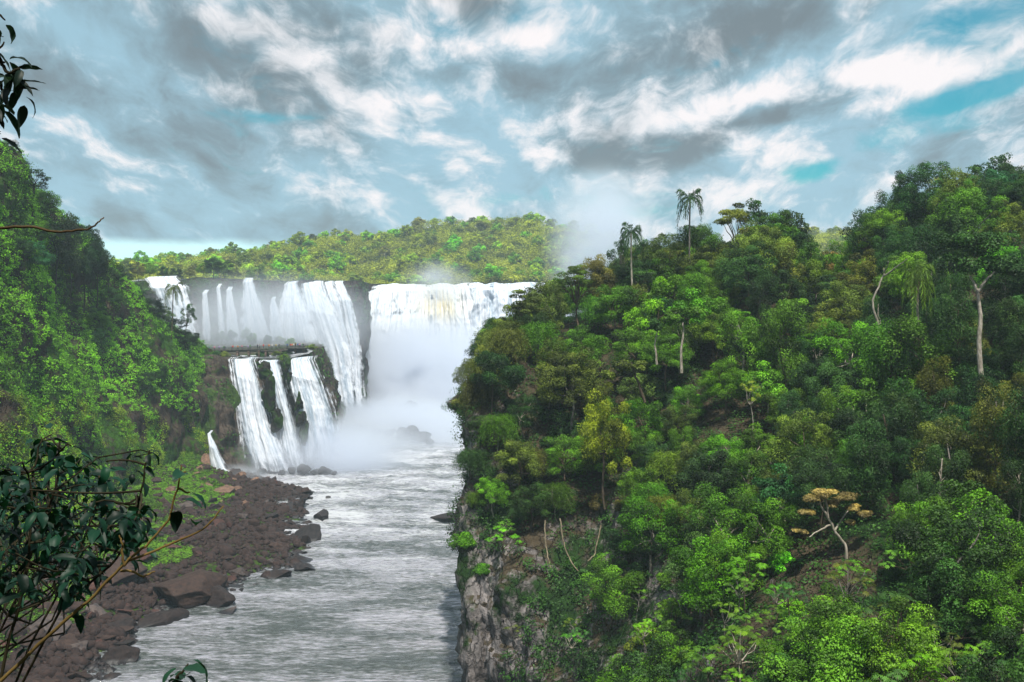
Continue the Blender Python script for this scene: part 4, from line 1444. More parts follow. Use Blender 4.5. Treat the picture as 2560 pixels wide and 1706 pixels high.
cover("rim_scrub", GUP[:22], NUP[:22], 2600, 9, 0.8, 1.1, (0.032, 0.080, 0.016), rng, maskf=lambda P: (P[:, 0] < -68) & (P[:, 1] < 560) & (fbm(P * 0.05, 3, 23) > 0.0))
cover("shore_weeds", GS, np.tile(np.array([0, 0, 1.0]), (*GS.shape[:2], 1)), 19000, 14, 0.32, 0.65, (0.090, 0.200, 0.010), rng, lift=0.25, weight=(GS[..., 2] > 2.9) * 1.0 + 1e-4, maskf=lambda P: ((fbm(P * 0.055, 3, 29) > 0.05) & (P[:, 2] > 3.0)) | (P[:, 2] > 4.7 + 2.4 * fbm(P * 0.09, 3, 31)))
cover("far_undergrowth", GF, NF, 6400, 70, 1.05, 5.6, (0.230, 0.270, 0.016), rng, lift=2.5, weight=((512 + GF[..., 0] / GF[..., 1] * F > 95) & (512 + GF[..., 0] / GF[..., 1] * F < 640) & (GF[..., 1] < 940)) * 1.0 + ((512 + GF[..., 0] / GF[..., 1] * F > 770) & (512 + GF[..., 0] / GF[..., 1] * F < 880)) * 1.0 + 0.02)

# --- far forest
P, N = surf_samples(GF, NF, 9000, rng)
px, py, ok = in_view(P, 15)
ok &= (px > 100) & (px < 640) & (P[:, 1] < 945)
takenF = []
rowr = GF[int(89 * 3 / 4)]
for k_ in range(0, len(rowr), 5):
    x_, y_ = proj(rowr[k_])
    if 100 < x_ < 620:
        P = np.concatenate([rowr[k_:k_ + 1] + rng.normal(size=(1, 3)) * np.array([2.0, 6.0, 0.0]), P])
        px, py, ok = np.concatenate([[x_], px]), np.concatenate([[y_], py]), np.concatenate([[True], ok])
farcol = ['yellow green', 'olive', 'green', 'brownish olive', 'bright green', 'golden']
cnt = 0
for p, x, y in zip(P[ok], px[ok], py[ok]):
    sp = 8.2
    if any((p[0] - a) ** 2 + ((p[1] - b) * 0.6) ** 2 < sp * sp for a, b in takenF):
        continue
    takenF.append((p[0], p[1]))
    plant(('far', int(rng.integers(6))), (p[0], p[1], p[2] - 3.5), farcol[rng.choice(6, p=[0.36, 0.24, 0.28, 0.03, 0.09, 0.0])], rng.uniform(0.7, 1.1), bark='pale', region='far', gain=1.45, group="trees of the far hill forest")
    cnt += 1
    if cnt >= 276:
        break
# distant wood in the gap of the right ridge
for i in range(16):
    x = 800 + i * 4 + rng.normal() * 2
    p = GF.reshape(-1, 3)
    xx = 512 + p[:, 0] / p[:, 1] * F
    yy = HY + (H - p[:, 2]) / p[:, 1] * F
    j = np.argmin((xx - x) ** 2 + (yy - (236 + rng.uniform(0, 16))) ** 2)
    plant(('far', int(rng.integers(6))), tuple(p[j]), ['olive', 'yellow green', 'yellow green'][i % 3], rng.uniform(0.6, 0.9), bark='pale', region='gap', gain=1.5, group="trees seen through the gap in the right ridge")

# dark trees on the rim of the upper cliff
for i, (x, pt, Y, ks) in enumerate([(112, 268, 480, 0.7), (125, 264, 486, 0.8), (138, 262, 488, 0.75), (150, 263, 495, 0.7), (163, 266, 500, 0.6), (176, 268, 500, 0.6), (190, 268, 502, 0.7), (203, 263, 500, 0.9), (213, 257, 500, 1.0), (224, 260, 500, 0.9), (235, 268, 500, 0.65), (250, 272, 500, 0.5), (262, 274, 502, 0.45), (352, 277, 560, 0.4), (361, 278, 560, 0.4)]):
    put(lk[i % 4], x, pt, Y, ['dark green', 'dark green', 'brownish olive', 'green'][i % 4], None, 'dark', kscale=ks, ground=GPL, region='rim', group="dark trees on the rim of the back cliff")
for i, (x, pt, Y) in enumerate([(222, 331, 470), (232, 330, 466), (246, 328, 468), (252, 333, 460), (268, 335, 462), (280, 336, 470), (290, 338, 455), (262, 350, 398), (277, 351, 396), (287, 352, 398), (303, 351, 400), (311, 347, 412), (206, 350, 392), (216, 351, 392), (224, 352, 390)]):
    put(('shrub', i % 4), x, pt, Y, ['green', 'dark green', 'olive'][i % 3], None, 'brown', kscale=1.0, ground=GLE, region='ledge', group="bushes on the middle ledge", cat='shrub')
put(('shrub', 1), 284, 357, 384, 'green', "mossy green bush hanging between the middle and right falls", 'brown', kscale=1.4, ground=GLE, cat='shrub')

# ----------------------------------------------------------------- lianas on the headland
for i, (pth, lab) in enumerate([([(545, 520), (545, 540), (548, 558), (552, 572), (549, 590), (552, 602)], "pale liana hanging straight down over the rock ledge"),
                                ([(560, 518), (562, 535), (566, 552), (574, 566), (578, 571)], "pale liana that curves out to the right above the rock ledge"),
                                ([(601, 525), (598, 540), (594, 556), (588, 561)], "thin curling liana furthest from the river above the rock ledge")]):
    g = Geo()
    Yl = [139, 139, 138][i]
    q = np.array([PT(a, b, Yl) for a, b in pth])
    q = poly_at(q, np.linspace(0, len(q) - 1, len(q) * 4))
    g.tube(q + rng.normal(size=q.shape) * 0.03, np.linspace(0.10, 0.07, len(q)), 6)
    tag(link('liana', g.mesh('liana', [BARK], True), color=(0.42, 0.34, 0.24)), lab, 'liana', "lianas over the rock ledge")


# ----------------------------------------------------------------- boulders
def icosphere(sub):
    t = (1 + 5 ** 0.5) / 2
    V = [(-1, t, 0), (1, t, 0), (-1, -t, 0), (1, -t, 0), (0, -1, t), (0, 1, t), (0, -1, -t), (0, 1, -t), (t, 0, -1), (t, 0, 1), (-t, 0, -1), (-t, 0, 1)]
    Fc = [(0, 11, 5), (0, 5, 1), (0, 1, 7), (0, 7, 10), (0, 10, 11), (1, 5, 9), (5, 11, 4), (11, 10, 2), (10, 7, 6), (7, 1, 8), (3, 9, 4), (3, 4, 2), (3, 2, 6), (3, 6, 8), (3, 8, 9), (4, 9, 5), (2, 4, 11), (6, 2, 10), (8, 6, 7), (9, 8, 1)]
    V = [np.array(v) / np.linalg.norm(v) for v in V]
    for _ in range(sub):
        mid, F2 = {}, []

        def mp(a, b):
            k_ = (min(a, b), max(a, b))
            if k_ not in mid:
                m_ = V[a] + V[b]
                V.append(m_ / np.linalg.norm(m_))
                mid[k_] = len(V) - 1
            return mid[k_]
        for a, b, c in Fc:
            x, y, z = mp(a, b), mp(b, c), mp(c, a)
            F2 += [(a, x, z), (b, y, x), (c, z, y), (x, y, z)]
        Fc = F2
    return np.array(V), np.array(Fc)


IV, IF = icosphere(4)
IV1, IF1 = icosphere(1)


def rock_shape(seed, V, cuts=14, rough=0.10):
    r = np.random.default_rng(seed)
    d = np.full(len(V), 1.25)
    for k_ in range(cuts):
        n = unit(r.normal(size=3))
        h = r.uniform(0.55, 1.0)
        dot = V @ n
        d = np.where(dot > 0.05, np.minimum(d, h / np.maximum(dot, 0.05)), d)
    P = V * d[:, None]
    P = P * (1 + rough * fbm(P * 1.7, 4, seed))[:, None]
    return P * r.uniform(0.75, 1.25, 3) * np.array([1, 1, 0.78])


ROCKS = []
for i in range(12):
    ROCKS.append(make_mesh("boulder", rock_shape(500 + i, IV), IF, [ROCK]))
BOULD = []
BCOL = {'reddish brown': (0.058, 0.026, 0.021), 'brown': (0.036, 0.022, 0.018), 'dark brown': (0.018, 0.013, 0.013), 'grey brown': (0.064, 0.052, 0.050), 'tan': (0.16, 0.10, 0.07), 'black': (0.022, 0.020, 0.022)}


def boulder(x, y, s, colour, label=None, z=None, flat=1.0, group="boulders on the rocky shore", idx=None, rz=None):
    o = link("boulder", ROCKS[int(rng.integers(12)) if idx is None else idx], color=np.array(BCOL[colour]) * rng.uniform(0.8, 1.25))
    zz = shore_z(x, y) if z is None else z
    o.location = (x, y, zz + s * 0.22 * flat)
    o.scale = (s * rng.uniform(0.85, 1.25), s * rng.uniform(0.85, 1.25), s * flat * rng.uniform(0.75, 1.1))
    tl_ = 0.10 if label else 0.3
    o.rotation_euler = (rng.normal() * tl_, rng.normal() * tl_, rng.uniform(0, 6.28) if rz is None else rz)
    tag(o, label, 'boulder', group)
    if label is None:
        px_, py_ = proj((x, y, zz + s * 0.3))
        BOULD.append((o, s, colour, px_, py_))
    return o


def wat(px, py):
    Y = H * F / (py - HY)
    return (px - 512) / F * Y, Y


for (a, b, s, c, z, lab, fl) in [
        (323, 519, 2.3, 'black', 0.1, "lone dark pointed boulder standing in the rapids", 1.1),
        (309, 499, 1.2, 'black', 0.0, "small dark rock in the water just off the tip of the shore", 0.8),
        (328, 498, 0.8, 'black', 0.0, "tiny dark rock in the water, outermost off the tip of the shore", 0.8),
        (448, 519, 4.2, 'dark brown', -0.2, "low dark shoal of rock in the river beside the headland", 0.55),
        (304, 569, 2.4, 'black', 0.0, "wedge shaped black rock at the bulge of the shore, partly in the river", 0.6),
        (220, 604, 2.6, 'dark brown', 0.2, "dark blocky boulder in the shallows left by the big slab", 1.0),
        (228, 612, 2.2, 'grey brown', -0.2, "flat half sunk rock in the shallows under the dark blocky boulder", 0.4),
        (192, 602, 6.2, 'brown', 1.2, "biggest brown slab of the shore, sloping down into the water", 0.75),
        (35, 652, 5.0, 'grey brown', 1.5, "large angular boulder low on the shore, nearest to the viewer", 0.95),
        (60, 632, 5.2, 'brown', 3.0, "broad brown boulder behind the large angular one nearest the viewer", 0.7),
        (68, 655, 3.0, 'grey brown', 0.6, "boulder at the waterline right of the large angular one", 0.8),
        (108, 640, 3.6, 'brown', 0.6, "wide low boulder beside the calm dark water", 0.5),
        (40, 610, 5.5, 'dark brown', 5.0, "dark bulky boulder under the leafy shrub", 0.9),
        (110, 600, 5.0, 'brown', 4.0, "brown bulky boulder above the calm dark water", 0.8),
        (142, 578, 3.6, 'reddish brown', 4.2, "reddish rounded boulder above the big slab", 0.9)]:
    x, y = wat(a, b)
    boulder(x, y, s, c, lab, z, fl)
n_ok = 0
tb = []
while n_ok < 265:
    u, t_ = rng.uniform(0.8, 10.6), max(0.0, rng.uniform(-0.02, 0.95)) ** 1.7 - 0.02
    if isinstance(t_, complex) or not np.isfinite(t_):
        continue
    S_, B_ = poly_at(shore, np.array([u]))[0], poly_at(base, np.array([u]))[0]
    x, y = S_ + (B_ - S_) * t_
    s = float(np.clip(rng.lognormal(0.15, 0.5), 0.6, 3.6)) * (1.15 if t_ < 0.3 else 0.95)
    if any((x - a) ** 2 + (y - b) ** 2 < (0.75 * (s + c)) ** 2 for a, b, c in tb):
        continue
    tb.append((x, y, s))
    if t_ < 0.10:
        colr = ['black', 'dark brown'][rng.integers(2)]
    elif 300 < y < 345 and t_ > 0.3:
        colr = ['tan', 'tan', 'reddish brown', 'brown'][rng.integers(4)]
    else:
        colr = ['reddish brown', 'brown', 'brown', 'dark brown', 'grey brown', 'tan'][rng.choice(6, p=[0.26, 0.28, 0.16, 0.14, 0.12, 0.04])]
    boulder(x, y, s, colr, flat=rng.uniform(0.6, 1.0))
    n_ok += 1
# small stones between them
g = Geo()
ns = 16000
u, t_ = rng.uniform(0.5, 10.8, ns), rng.uniform(0.0, 1.0, ns)
S_, B_ = poly_at(shore, u), poly_at(base, u)
XY = S_ + (B_ - S_) * (t_ * 1.02 - 0.03)[:, None]
ii = np.clip(((u / (len(shore) - 1)) * 239).round().astype(int), 0, 239)
jj = np.clip(((t_ * 1.02 - 0.03 + 0.12) / 1.22 * 59).round().astype(int), 0, 59)
Zs = GS[jj, ii, 2]
keep = (Zs < 5.8) & ~((fbm(np.concatenate([XY, Zs[:, None]], 1) * 0.055, 3, 29) > 0.08) & (Zs > 3.0)) | (rng.uniform(size=ns) < 0.15)
shapes = [rock_shape(700 + k_, IV1, 8, 0.12) for k_ in range(10)]
allV, allF, tn = [], [], []
off = 0
for x, y, z in np.concatenate([XY, Zs[:, None]], 1)[keep]:
    s = min(1.7, 0.40 * math.exp(rng.normal() * 0.55))
    a = rng.uniform(0, 6.28)
    V = shapes[rng.integers(10)] * s
    V = np.stack([V[:, 0] * cos(a) - V[:, 1] * sin(a), V[:, 0] * sin(a) + V[:, 1] * cos(a), V[:, 2]], 1) + (x, y, z + 0.1 * s)
    allV.append(V)
    allF.append(IF1 + off)
    off += len(V)
tag(link("scree_stones", make_mesh("scree_stones", np.concatenate(allV), np.concatenate(allF), [ROCK]), color=(0.030, 0.018, 0.016)), kind='stuff')


# rock islands in the spray
def rock_island(blobs, label, group=None):
    g = Geo()
    for i, (px_, py_, Y, rp) in enumerate(blobs):
        V = rock_shape(800 + i + int(px_), icos3[0], 12, 0.12) * (rp / F * Y)
        g.add(V * np.array([1, 1.2, 0.9]) + PT(px_, py_, Y), tris=icos3[1])
    o = link("rock_island", g.mesh("rock_island", [ROCK]), color=BCOL['dark brown'])
    return tag(o, label, 'rock', group)


icos3 = icosphere(3)
rock_island([(358, 417, 520, 8), (370, 414, 520, 9), (384, 411, 522, 10), (396, 410, 524, 10), (408, 409, 524, 10), (417, 413, 524, 8), (425, 417, 522, 6)], "misty dark rock ridge farther back, at the foot of the great fall")
rock_island([(345, 432, 455, 10), (360, 432, 455, 9), (375, 433, 452, 8), (390, 433, 450, 8), (403, 432, 448, 10), (413, 432, 446, 10), (424, 437, 444, 9), (431, 442, 442, 5)], "long misty rock ridge running out into the river below the great fall")
rock_island([(262, 471, 368, 6), (272, 473, 368, 5), (282, 473, 367, 5), (292, 471, 368, 6), (303, 470, 368, 8), (315, 472, 368, 6), (327, 473, 368, 7), (334, 474, 367, 4)], "row of dark rocks in the spray under the three big falls")
g = Geo()
V = rock_shape(901, icos3[0], 10, 0.1)
g.add(V * np.array([0.9, 2, 1.3]) + PT(432, 297, 629), tris=icos3[1])
tag(link("spray_boulder", g.mesh("spray_boulder", [ROCK]), color=BCOL['black']), "small dark rock poking out of the great fall near its lip", 'rock')
for lab, blobs in [("black mossy rock face between the left and middle falls", [(264, 372, 377, 2.6, 7), (270, 395, 374, 2.6, 8), (277, 420, 372, 2.3, 8)]),
                   ("dark rock rib splitting the lower right falls", [(299, 402, 376, 1.5, 4), (302, 418, 375, 2.0, 6), (304, 434, 374, 1.8, 5)]),
                   ("mossy rock wedge at the lip beside the right falls", [(286, 366, 380, 1.6, 4), (289, 378, 379, 1.4, 4)])]:
    g = Geo()
    for q_, (a, b, Y, s_, h_) in enumerate(blobs):
        V = rock_shape(910 + a + q_, IV, 22, 0.32)
        g.add(V * np.array([s_, 3.0, h_]) + PT(a, b, Y), tris=IF)
    tag(link("rock_rib", g.mesh("rock_rib", [M_RIB])), lab, 'rock')

# ----------------------------------------------------------------- walkway with people
M_DECK = plain("weathered_deck", (0.045, 0.045, 0.040), 0.8)
M_PIER = plain("concrete_pier", (0.11, 0.075, 0.06), 0.9)
M_RAIL = plain("railing_metal", (0.05, 0.07, 0.055), 0.6)
WA, WB = PT(186, 351.5, 396), PT(307, 347.5, 398)
wl = np.linalg.norm(WB - WA)
wd = (WB - WA) / wl
rzw = math.atan2(wd[1], wd[0])
walk = empty("footbridge", WA)
tag(walk, "long narrow footbridge on stout piers over the lip of the falls", "footbridge")


def wp(s, off=0.0, z=0.0):
    return wd * s + np.array([-wd[1], wd[0], 0]) * off + np.array([0, 0, z])


g = Geo()
NSEG = 24
for i in range(NSEG):
    s0, s1 = wl * i / NSEG, wl * (i + 1) / NSEG
    c = wp((s0 + s1) / 2)
    g.box(c + np.array([0, 0, -0.10]), (s1 - s0 - 0.03, 2.2, 0.2), rzw)
for off in (-0.8, 0.8):
    a = wp(wl / 2, off, -0.52)
    g.box(a, (wl, 0.3, 0.62), rzw)
link("deck", g.mesh("deck", [M_DECK]), walk)
g = Geo()
g.box(wp(wl - 3.5, 0, -0.12 + 0.03), (7.4, 4.6, 0.3), rzw)
g.box(wp(wl - 3.5, 0, -0.5), (6.8, 0.4, 0.44), rzw)
link("viewing_platform", g.mesh("viewing_platform", [M_DECK]), walk)
for off, nm in ((-1.05, 'railing'), (1.05, 'railing')):
    g = Geo()
    for i in range(20):
        g.box(wp((wl - 7.2) * i / 19, off, 0.55), (0.05, 0.05, 1.1), rzw)
    for z in (0.4, 0.75, 1.1):
        P0, P1 = wp(0, off, z), wp(wl - 7.2, off, z)
        g.tube(np.linspace(P0, P1, 8), 0.035, 5)
    link(nm, g.mesh(nm, [M_RAIL]), walk)
g = Geo()
cs = [wp(wl - 7.2, -2.25), wp(wl + 0.15, -2.25), wp(wl + 0.15, 2.25), wp(wl - 7.2, 2.25)]
for a, b in zip(cs[:-1], cs[1:]):
    for t_ in np.linspace(0, 1, 6):
        g.box(a + (b - a) * t_ + np.array([0, 0, 0.55]), (0.05, 0.05, 1.1), rzw)
    for z in (0.4, 0.75, 1.1):
        g.tube(np.linspace(a, b, 4) + np.array([0, 0, z]), 0.022, 5)
link("platform_railing", g.mesh("platform_railing", [M_RAIL]), walk)
for s in (18.5, 22.5, 26.2, 28.6, 34.0, 39.3, 42.2):
    if s > wl:
        continue
    g = Geo()
    for off in (-0.75, 0.75):
        g.box(wp(s, off, -2.2), (0.65, 0.6, 3.4), rzw)
    pr_ = link("pier", g.mesh("pier", [M_PIER]), walk)
    g = Geo()
    g.box(wp(s, 0, -0.75), (0.75, 2.3, 0.3), rzw)
    link("pier_cap", g.mesh("pier_cap", [M_PIER]), pr_)


# people: one skinned body per pose
def skin_body(name, verts, edges, radii, root):
    me = bpy.data.meshes.new(name)
    me.from_pydata(verts, edges, [])
    me.update()
    o = bpy.data.objects.new(name, me)
    COL.objects.link(o)
    sk = o.modifiers.new('skin', 'SKIN')
    for i, r in enumerate(radii):
        me.skin_vertices[0].data[i].radius = (r, r)
        me.skin_vertices[0].data[i].use_root = (i == root)
    sd = o.modifiers.new('sub', 'SUBSURF')
    sd.levels = sd.render_levels = 1
    dg = bpy.context.evaluated_depsgraph_get()
    m2 = bpy.data.meshes.new_from_object(o.evaluated_get(dg))
    bpy.data.objects.remove(o)
    m2.name = name
    return m2


M_SHIRT = objcol("shirt_cloth")
M_TROUS = plain("trouser_cloth", (0.05, 0.055, 0.08), 0.8)
M_SKIN = plain("skin", (0.42, 0.26, 0.19), 0.6)
M_HAIR = plain("hair", (0.03, 0.022, 0.016), 0.7)


def body(kind):
    lean = 0.16 if kind == 'leaning' else 0.0
    V = [(0, 0, 0.95), (0, -lean * 0.5, 1.18), (0, -lean, 1.40), (0, -lean * 1.1, 1.50), (0, -lean * 1.25 - 0.02, 1.62), (0, -lean * 1.25, 1.72)]
    R = [0.15, 0.135, 0.15, 0.06, 0.10, 0.075]
    E = [(0, 1), (1, 2), (2, 3), (3, 4), (4, 5)]
    for sd in (-1, 1):
        b = len(V)
        V += [(sd * 0.10, 0, 0.86), (sd * 0.11, -0.02, 0.50), (sd * 0.11, 0.02, 0.08), (sd * 0.12, -0.14, 0.04)]
        R += [0.10, 0.065, 0.045, 0.04]
        E += [(0, b), (b, b + 1), (b + 1, b + 2), (b + 2, b + 3)]
        b = len(V)
        if kind == 'standing':
            A = [(sd * 0.20, 0, 1.40), (sd * 0.25, 0.03, 1.12), (sd * 0.24, -0.06, 0.88), (sd * 0.23, -0.08, 0.78)]
        elif kind == 'leaning':
            A = [(sd * 0.20, -lean, 1.38), (sd * 0.27, -0.30, 1.18), (sd * 0.18, -0.52, 1.13), (sd * 0.12, -0.60, 1.14)]
        else:
            A = [(sd * 0.20, 0, 1.40), (sd * 0.28, -0.18, 1.22), (sd * 0.13, -0.34, 1.48), (sd * 0.08, -0.38, 1.55)]
        V += A
        R += [0.065, 0.048, 0.036, 0.034]
        E += [(2, b), (b, b + 1), (b + 1, b + 2), (b + 2, b + 3)]
    m_ = skin_body("person_" + kind, V, E, R, 0)
    for mt in (M_SHIRT, M_TROUS, M_SKIN, M_HAIR):
        m_.materials.append(mt)
    for p in m_.polygons:
        c = p.center
        arm = abs(c.x) > 0.17 or c.y < -0.22
        if c.z < 0.93 and not arm:
            p.material_index = 1
        elif c.z > 1.66 or (c.z > 1.55 and c.y > 0.0 - lean):
            p.material_index = 3
        elif c.z > 1.47 or (abs(c.x) < 0.26 and (c.z < 0.93 or c.y < -0.42 or (kind == 'raising' and c.y < -0.30))):
            p.material_index = 2
        else:
            p.material_index = 0
        p.use_smooth = True
    return m_


BODIES = {k_: body(k_) for k_ in ('standing', 'leaning', 'raising')}
SHIRTS = {'white': (0.75, 0.75, 0.75), 'pink': (0.75, 0.25, 0.38), 'red': (0.62, 0.05, 0.05), 'blue': (0.06, 0.16, 0.5), 'dark navy': (0.02, 0.03, 0.07), 'yellow': (0.7, 0.55, 0.08), 'lilac': (0.45, 0.35, 0.62), 'orange': (0.75, 0.25, 0.05), 'teal': (0.05, 0.35, 0.36), 'grey': (0.3, 0.3, 0.32), 'black': (0.015, 0.015, 0.017), 'green': (0.08, 0.28, 0.09)}
names = list(SHIRTS)
POSE = {'standing': 'standing with arms down', 'leaning': 'leaning on the railing', 'raising': 'holding up a camera'}
PEOPLE = []
slist = list(np.linspace(3, wl - 10, 22) + rng.normal(size=22) * 0.35) + list(np.linspace(wl - 6.8, wl - 0.5, 14))
for i, s in enumerate(slist):
    k_ = ['standing', 'leaning', 'raising', 'leaning', 'standing'][rng.integers(5)]
    sh = names[(i * 5 + i // 12) % 12]
    plat = s > wl - 7.2
    front = rng.uniform() < 0.62
    lat = (1.70 if plat else 0.50) * (-1 if front else 1) if k_ != 'standing' else rng.uniform(-0.6, 0.6) * (2.2 if plat else 0.7)
    o = link("person", BODIES[k_], color=SHIRTS[sh])
    p = WA + wp(s, lat, 0.07 if plat else 0.0)
    o.location = p
    o.rotation_euler = (0, 0, rzw + (0 if front else pi) + rng.normal() * 0.25)
    sc_ = rng.uniform(0.94, 1.06)
    o.scale = (sc_, sc_, sc_)
    where = 'on the end platform' if plat else ('near the tree end of the footbridge' if s < wl * 0.33 else 'on the middle of the footbridge' if s < wl * 0.6 else 'close to the end platform')
    tag(o, None, 'person', "people on the footbridge")
    PEOPLE.append((o, f"person in {sh} top {POSE[k_]} {where}", proj(p)[0]))

# ----------------------------------------------------------------- foreground leaves
def leaf_shape(g, base, direction, normal, L, W, curl, r, tint):
    """one pointed leaf with a folded midrib and a wavy edge"""
    d = unit(np.asarray(direction, float))
    n = unit(np.asarray(normal, float) - d * np.dot(normal, d))
    s = np.cross(d, n)
    k_ = 9
    t = np.linspace(0, 1, k_)
    wprof = W * np.sin(np.clip(t, 0, 1) ** 0.8 * pi) ** 0.75 * (1 - 0.25 * t)
    wprof[0], wprof[-1] = W * 0.04, 0.0008
    ang = curl * t
    cx = np.cumsum(np.cos(ang)) / k_ * L
    cz = -np.cumsum(np.sin(ang)) / k_ * L
    wav = 0.10 * W * np.sin(t * 14 + r.uniform(0, 6))
    rows = []
    for i in range(k_):
        c = base + d * cx[i] + n * cz[i]
        up = n * cos(ang[i]) + d * sin(ang[i])
        rows += [c + s * wprof[i] + up * (wprof[i] * 0.35 + wav[i]), c + s * wprof[i] * 0.5 + up * wprof[i] * 0.16, c, c - s * wprof[i] * 0.5 + up * wprof[i] * 0.16, c - s * wprof[i] + up * (wprof[i] * 0.35 - wav[i])]
    g.add(np.array(rows), grid_quads(k_, 5), tint=tint)


def leafy(name, stems, n_leaves, L, label, cat, seed, colour, droop=0.8, radii=(0.006, 0.0025), stemcol=(0.030, 0.025, 0.012), clusters=(), per=7, group=None, wmul=1.0):
    """stems: lists of (px, py, Y); clusters: (px, py, Y, n) rosettes of leaves at stem tips"""
    r = np.random.default_rng(seed)
    st, lv, mains = Geo(), Geo(), []
    root = PT(*stems[0][0])
    for i, s in enumerate(stems):
        P = np.array([PT(*a) for a in s]) - root
        P = poly_at(P, np.linspace(0, len(P) - 1, len(P) * 5))
        P += np.cumsum(r.normal(size=P.shape) * 0.0018, 0)
        mains.append(P)
        kk = 1.0 if i == 0 else 0.7
        st.tube(P, np.linspace(radii[0] * kk, radii[1], len(P)), 7)
        for j in range(n_leaves):
            u = r.uniform(0.25, 1.0)
            b = poly_at(P, np.array([u * (len(P) - 1)]))[0]
            dv = unit(r.normal(size=3) + np.array([0, 0, -droop]))
            leaf_shape(lv, b, dv, unit(r.normal(size=3) * 0.6 + np.array([0, 0, 0.9])), L * r.uniform(0.6, 1.15), L * r.uniform(0.12, 0.19), r.uniform(0.1, 1.3), r, r.uniform(0.05, 0.8))
    for (a, b_, Y, n) in clusters:
        c = PT(a, b_, Y) - root
        ax = unit(np.array([r.normal() * 0.3, r.normal() * 0.3, 1.0]))
        q_ = np.concatenate(mains)
        near = q_[np.argmin(((q_ - c) ** 2).sum(1))]
        st.tube(bend_path(r, near, c, 6, 0.08), np.linspace(0.0038, 0.002, 6), 5)
        for j in range(n):
            th = j * 2.39996 + r.normal() * 0.25
            out_ = np.array([cos(th), sin(th), 0])
            dv = unit(out_ + np.array([0, 0, r.uniform(-droop, 0.6)]))
            leaf_shape(lv, c + ax * r.uniform(-0.12, 0.02), dv, unit(np.array([0, 0, 1.0]) + out_ * 0.3 + r.normal(size=3) * 0.25), L * r.uniform(0.65, 1.15), L * wmul * r.uniform(0.15, 0.25), r.uniform(0.2, 1.7), r, r.uniform(0.05, 0.8))
    e = empty(name, root)
    link('stems', st.mesh(name + '_stems', [BARK], True), e, color=stemcol)
    if lv.n:
        link('leaves', lv.mesh(name + '_leaves', [GLOSSY_LEAF], True), e, color=colour)
    tag(e, label, cat, group)
    return e


DARKLEAF = (0.004, 0.026, 0.014)
cl_ = []
r0 = np.random.default_rng(77)
for (a, b, n_, sa, sb) in [(58, 438, 3, 12, 8), (25, 470, 6, 22, 14), (95, 462, 7, 24, 14), (70, 500, 10, 45, 16), (120, 500, 6, 22, 14), (30, 530, 9, 30, 22), (90, 540, 10, 40, 20), (140, 525, 4, 14, 14), (10, 575, 4, 18, 18), (85, 565, 4, 24, 12), (165, 505, 2, 5, 10)]:
    for q in range(int(n_ * 1.5)):
        cl_.append((a * 0.9 - 4 + r0.normal() * sa * 0.6, b + r0.normal() * sb * 0.75, r0.uniform(2.9, 5.0), 8))
leafy('broad_leaved_shrub', [[(-20, 770, 3.3), (10, 640, 3.3), (32, 560, 3.3), (38, 500, 3.3), (32, 470, 3.3)],
                             [(-20, 770, 3.3), (30, 650, 3.3), (75, 560, 3.4), (95, 500, 3.5), (100, 470, 3.5)],
                             [(-20, 770, 3.3), (60, 610, 3.2), (115, 560, 3.2), (130, 520, 3.2), (140, 470, 3.2), (144, 452, 3.2)],
                             [(-30, 700, 3.6), (20, 590, 3.6), (60, 480, 3.6), (62, 440, 3.6)]],
      9, 0.072, "dark glossy shrub with large drooping leaves close to the viewer", 'shrub', 5, DARKLEAF, clusters=cl_)
leafy('bare_branch', [[(-10, 690, 3.0), (40, 640, 3.0), (90, 600, 3.0), (125, 565, 3.0), (165, 550, 3.0), (205, 530, 3.0), (222, 505, 3.0)],
                      [(125, 565, 3.0), (150, 545, 3.0), (172, 520, 3.0), (183, 490, 3.0), (186, 470, 3.0)], [(120, 572, 3.0), (140, 580, 3.0), (152, 577, 3.0)], [(125, 565, 3.0), (122, 545, 3.0), (119, 535, 3.0)]],
      0, 0.085, "yellowish lichen spotted branch reaching over the rocky shore, nearly leafless", 'branch', 6, DARKLEAF, radii=(0.0055, 0.002), stemcol=(0.20, 0.13, 0.04),
      clusters=[(186, 472, 3.0, 3), (190, 492, 3.0, 2)])
leafy('leaf_sprig', [[(184, 760, 2.6), (184, 700, 2.6), (182, 672, 2.6)]], 0, 0.085, "small dark sprig of leaves poking up in front of the river", 'sprig', 7, (0.010, 0.045, 0.022),
      clusters=[(182, 672, 2.6, 6), (188, 664, 2.62, 3), (184, 684, 2.58, 5)], radii=(0.005, 0.003))
leafy('hanging_branch', [[(-60, -40, 2.8), (-25, 10, 2.8), (2, 62, 2.8), (12, 74, 2.8), (18, 70, 2.8)], [(-40, 0, 2.8), (-18, 22, 2.8), (-4, 14, 2.8)], [(-20, 90, 2.8), (0, 80, 2.8), (6, 100, 2.8)]], 0, 0.085,
      "dark hanging leaves in front of the clouds, high above the left ridge", 'branch', 8, (0.008, 0.020, 0.014), droop=1.6, radii=(0.007, 0.003),
      wmul=0.72, clusters=[(15, 74, 2.8, 8), (8, 90, 2.8, 7), (5, 20, 2.8, 5), (22, 66, 2.8, 3), (4, 42, 2.8, 5), (5, 62, 2.8, 5), (3, 100, 2.8, 5)])
leafy('dry_twig', [[(-20, 228, 3.4), (20, 227, 3.4), (60, 233, 3.4), (92, 231, 3.4), (100, 223, 3.4), (107, 217, 3.4)]], 0, 0.1,
      "thin bare twig crossing in front of the left ridge", 'twig', 9, DARKLEAF, radii=(0.005, 0.002), stemcol=(0.12, 0.08, 0.04), clusters=[])

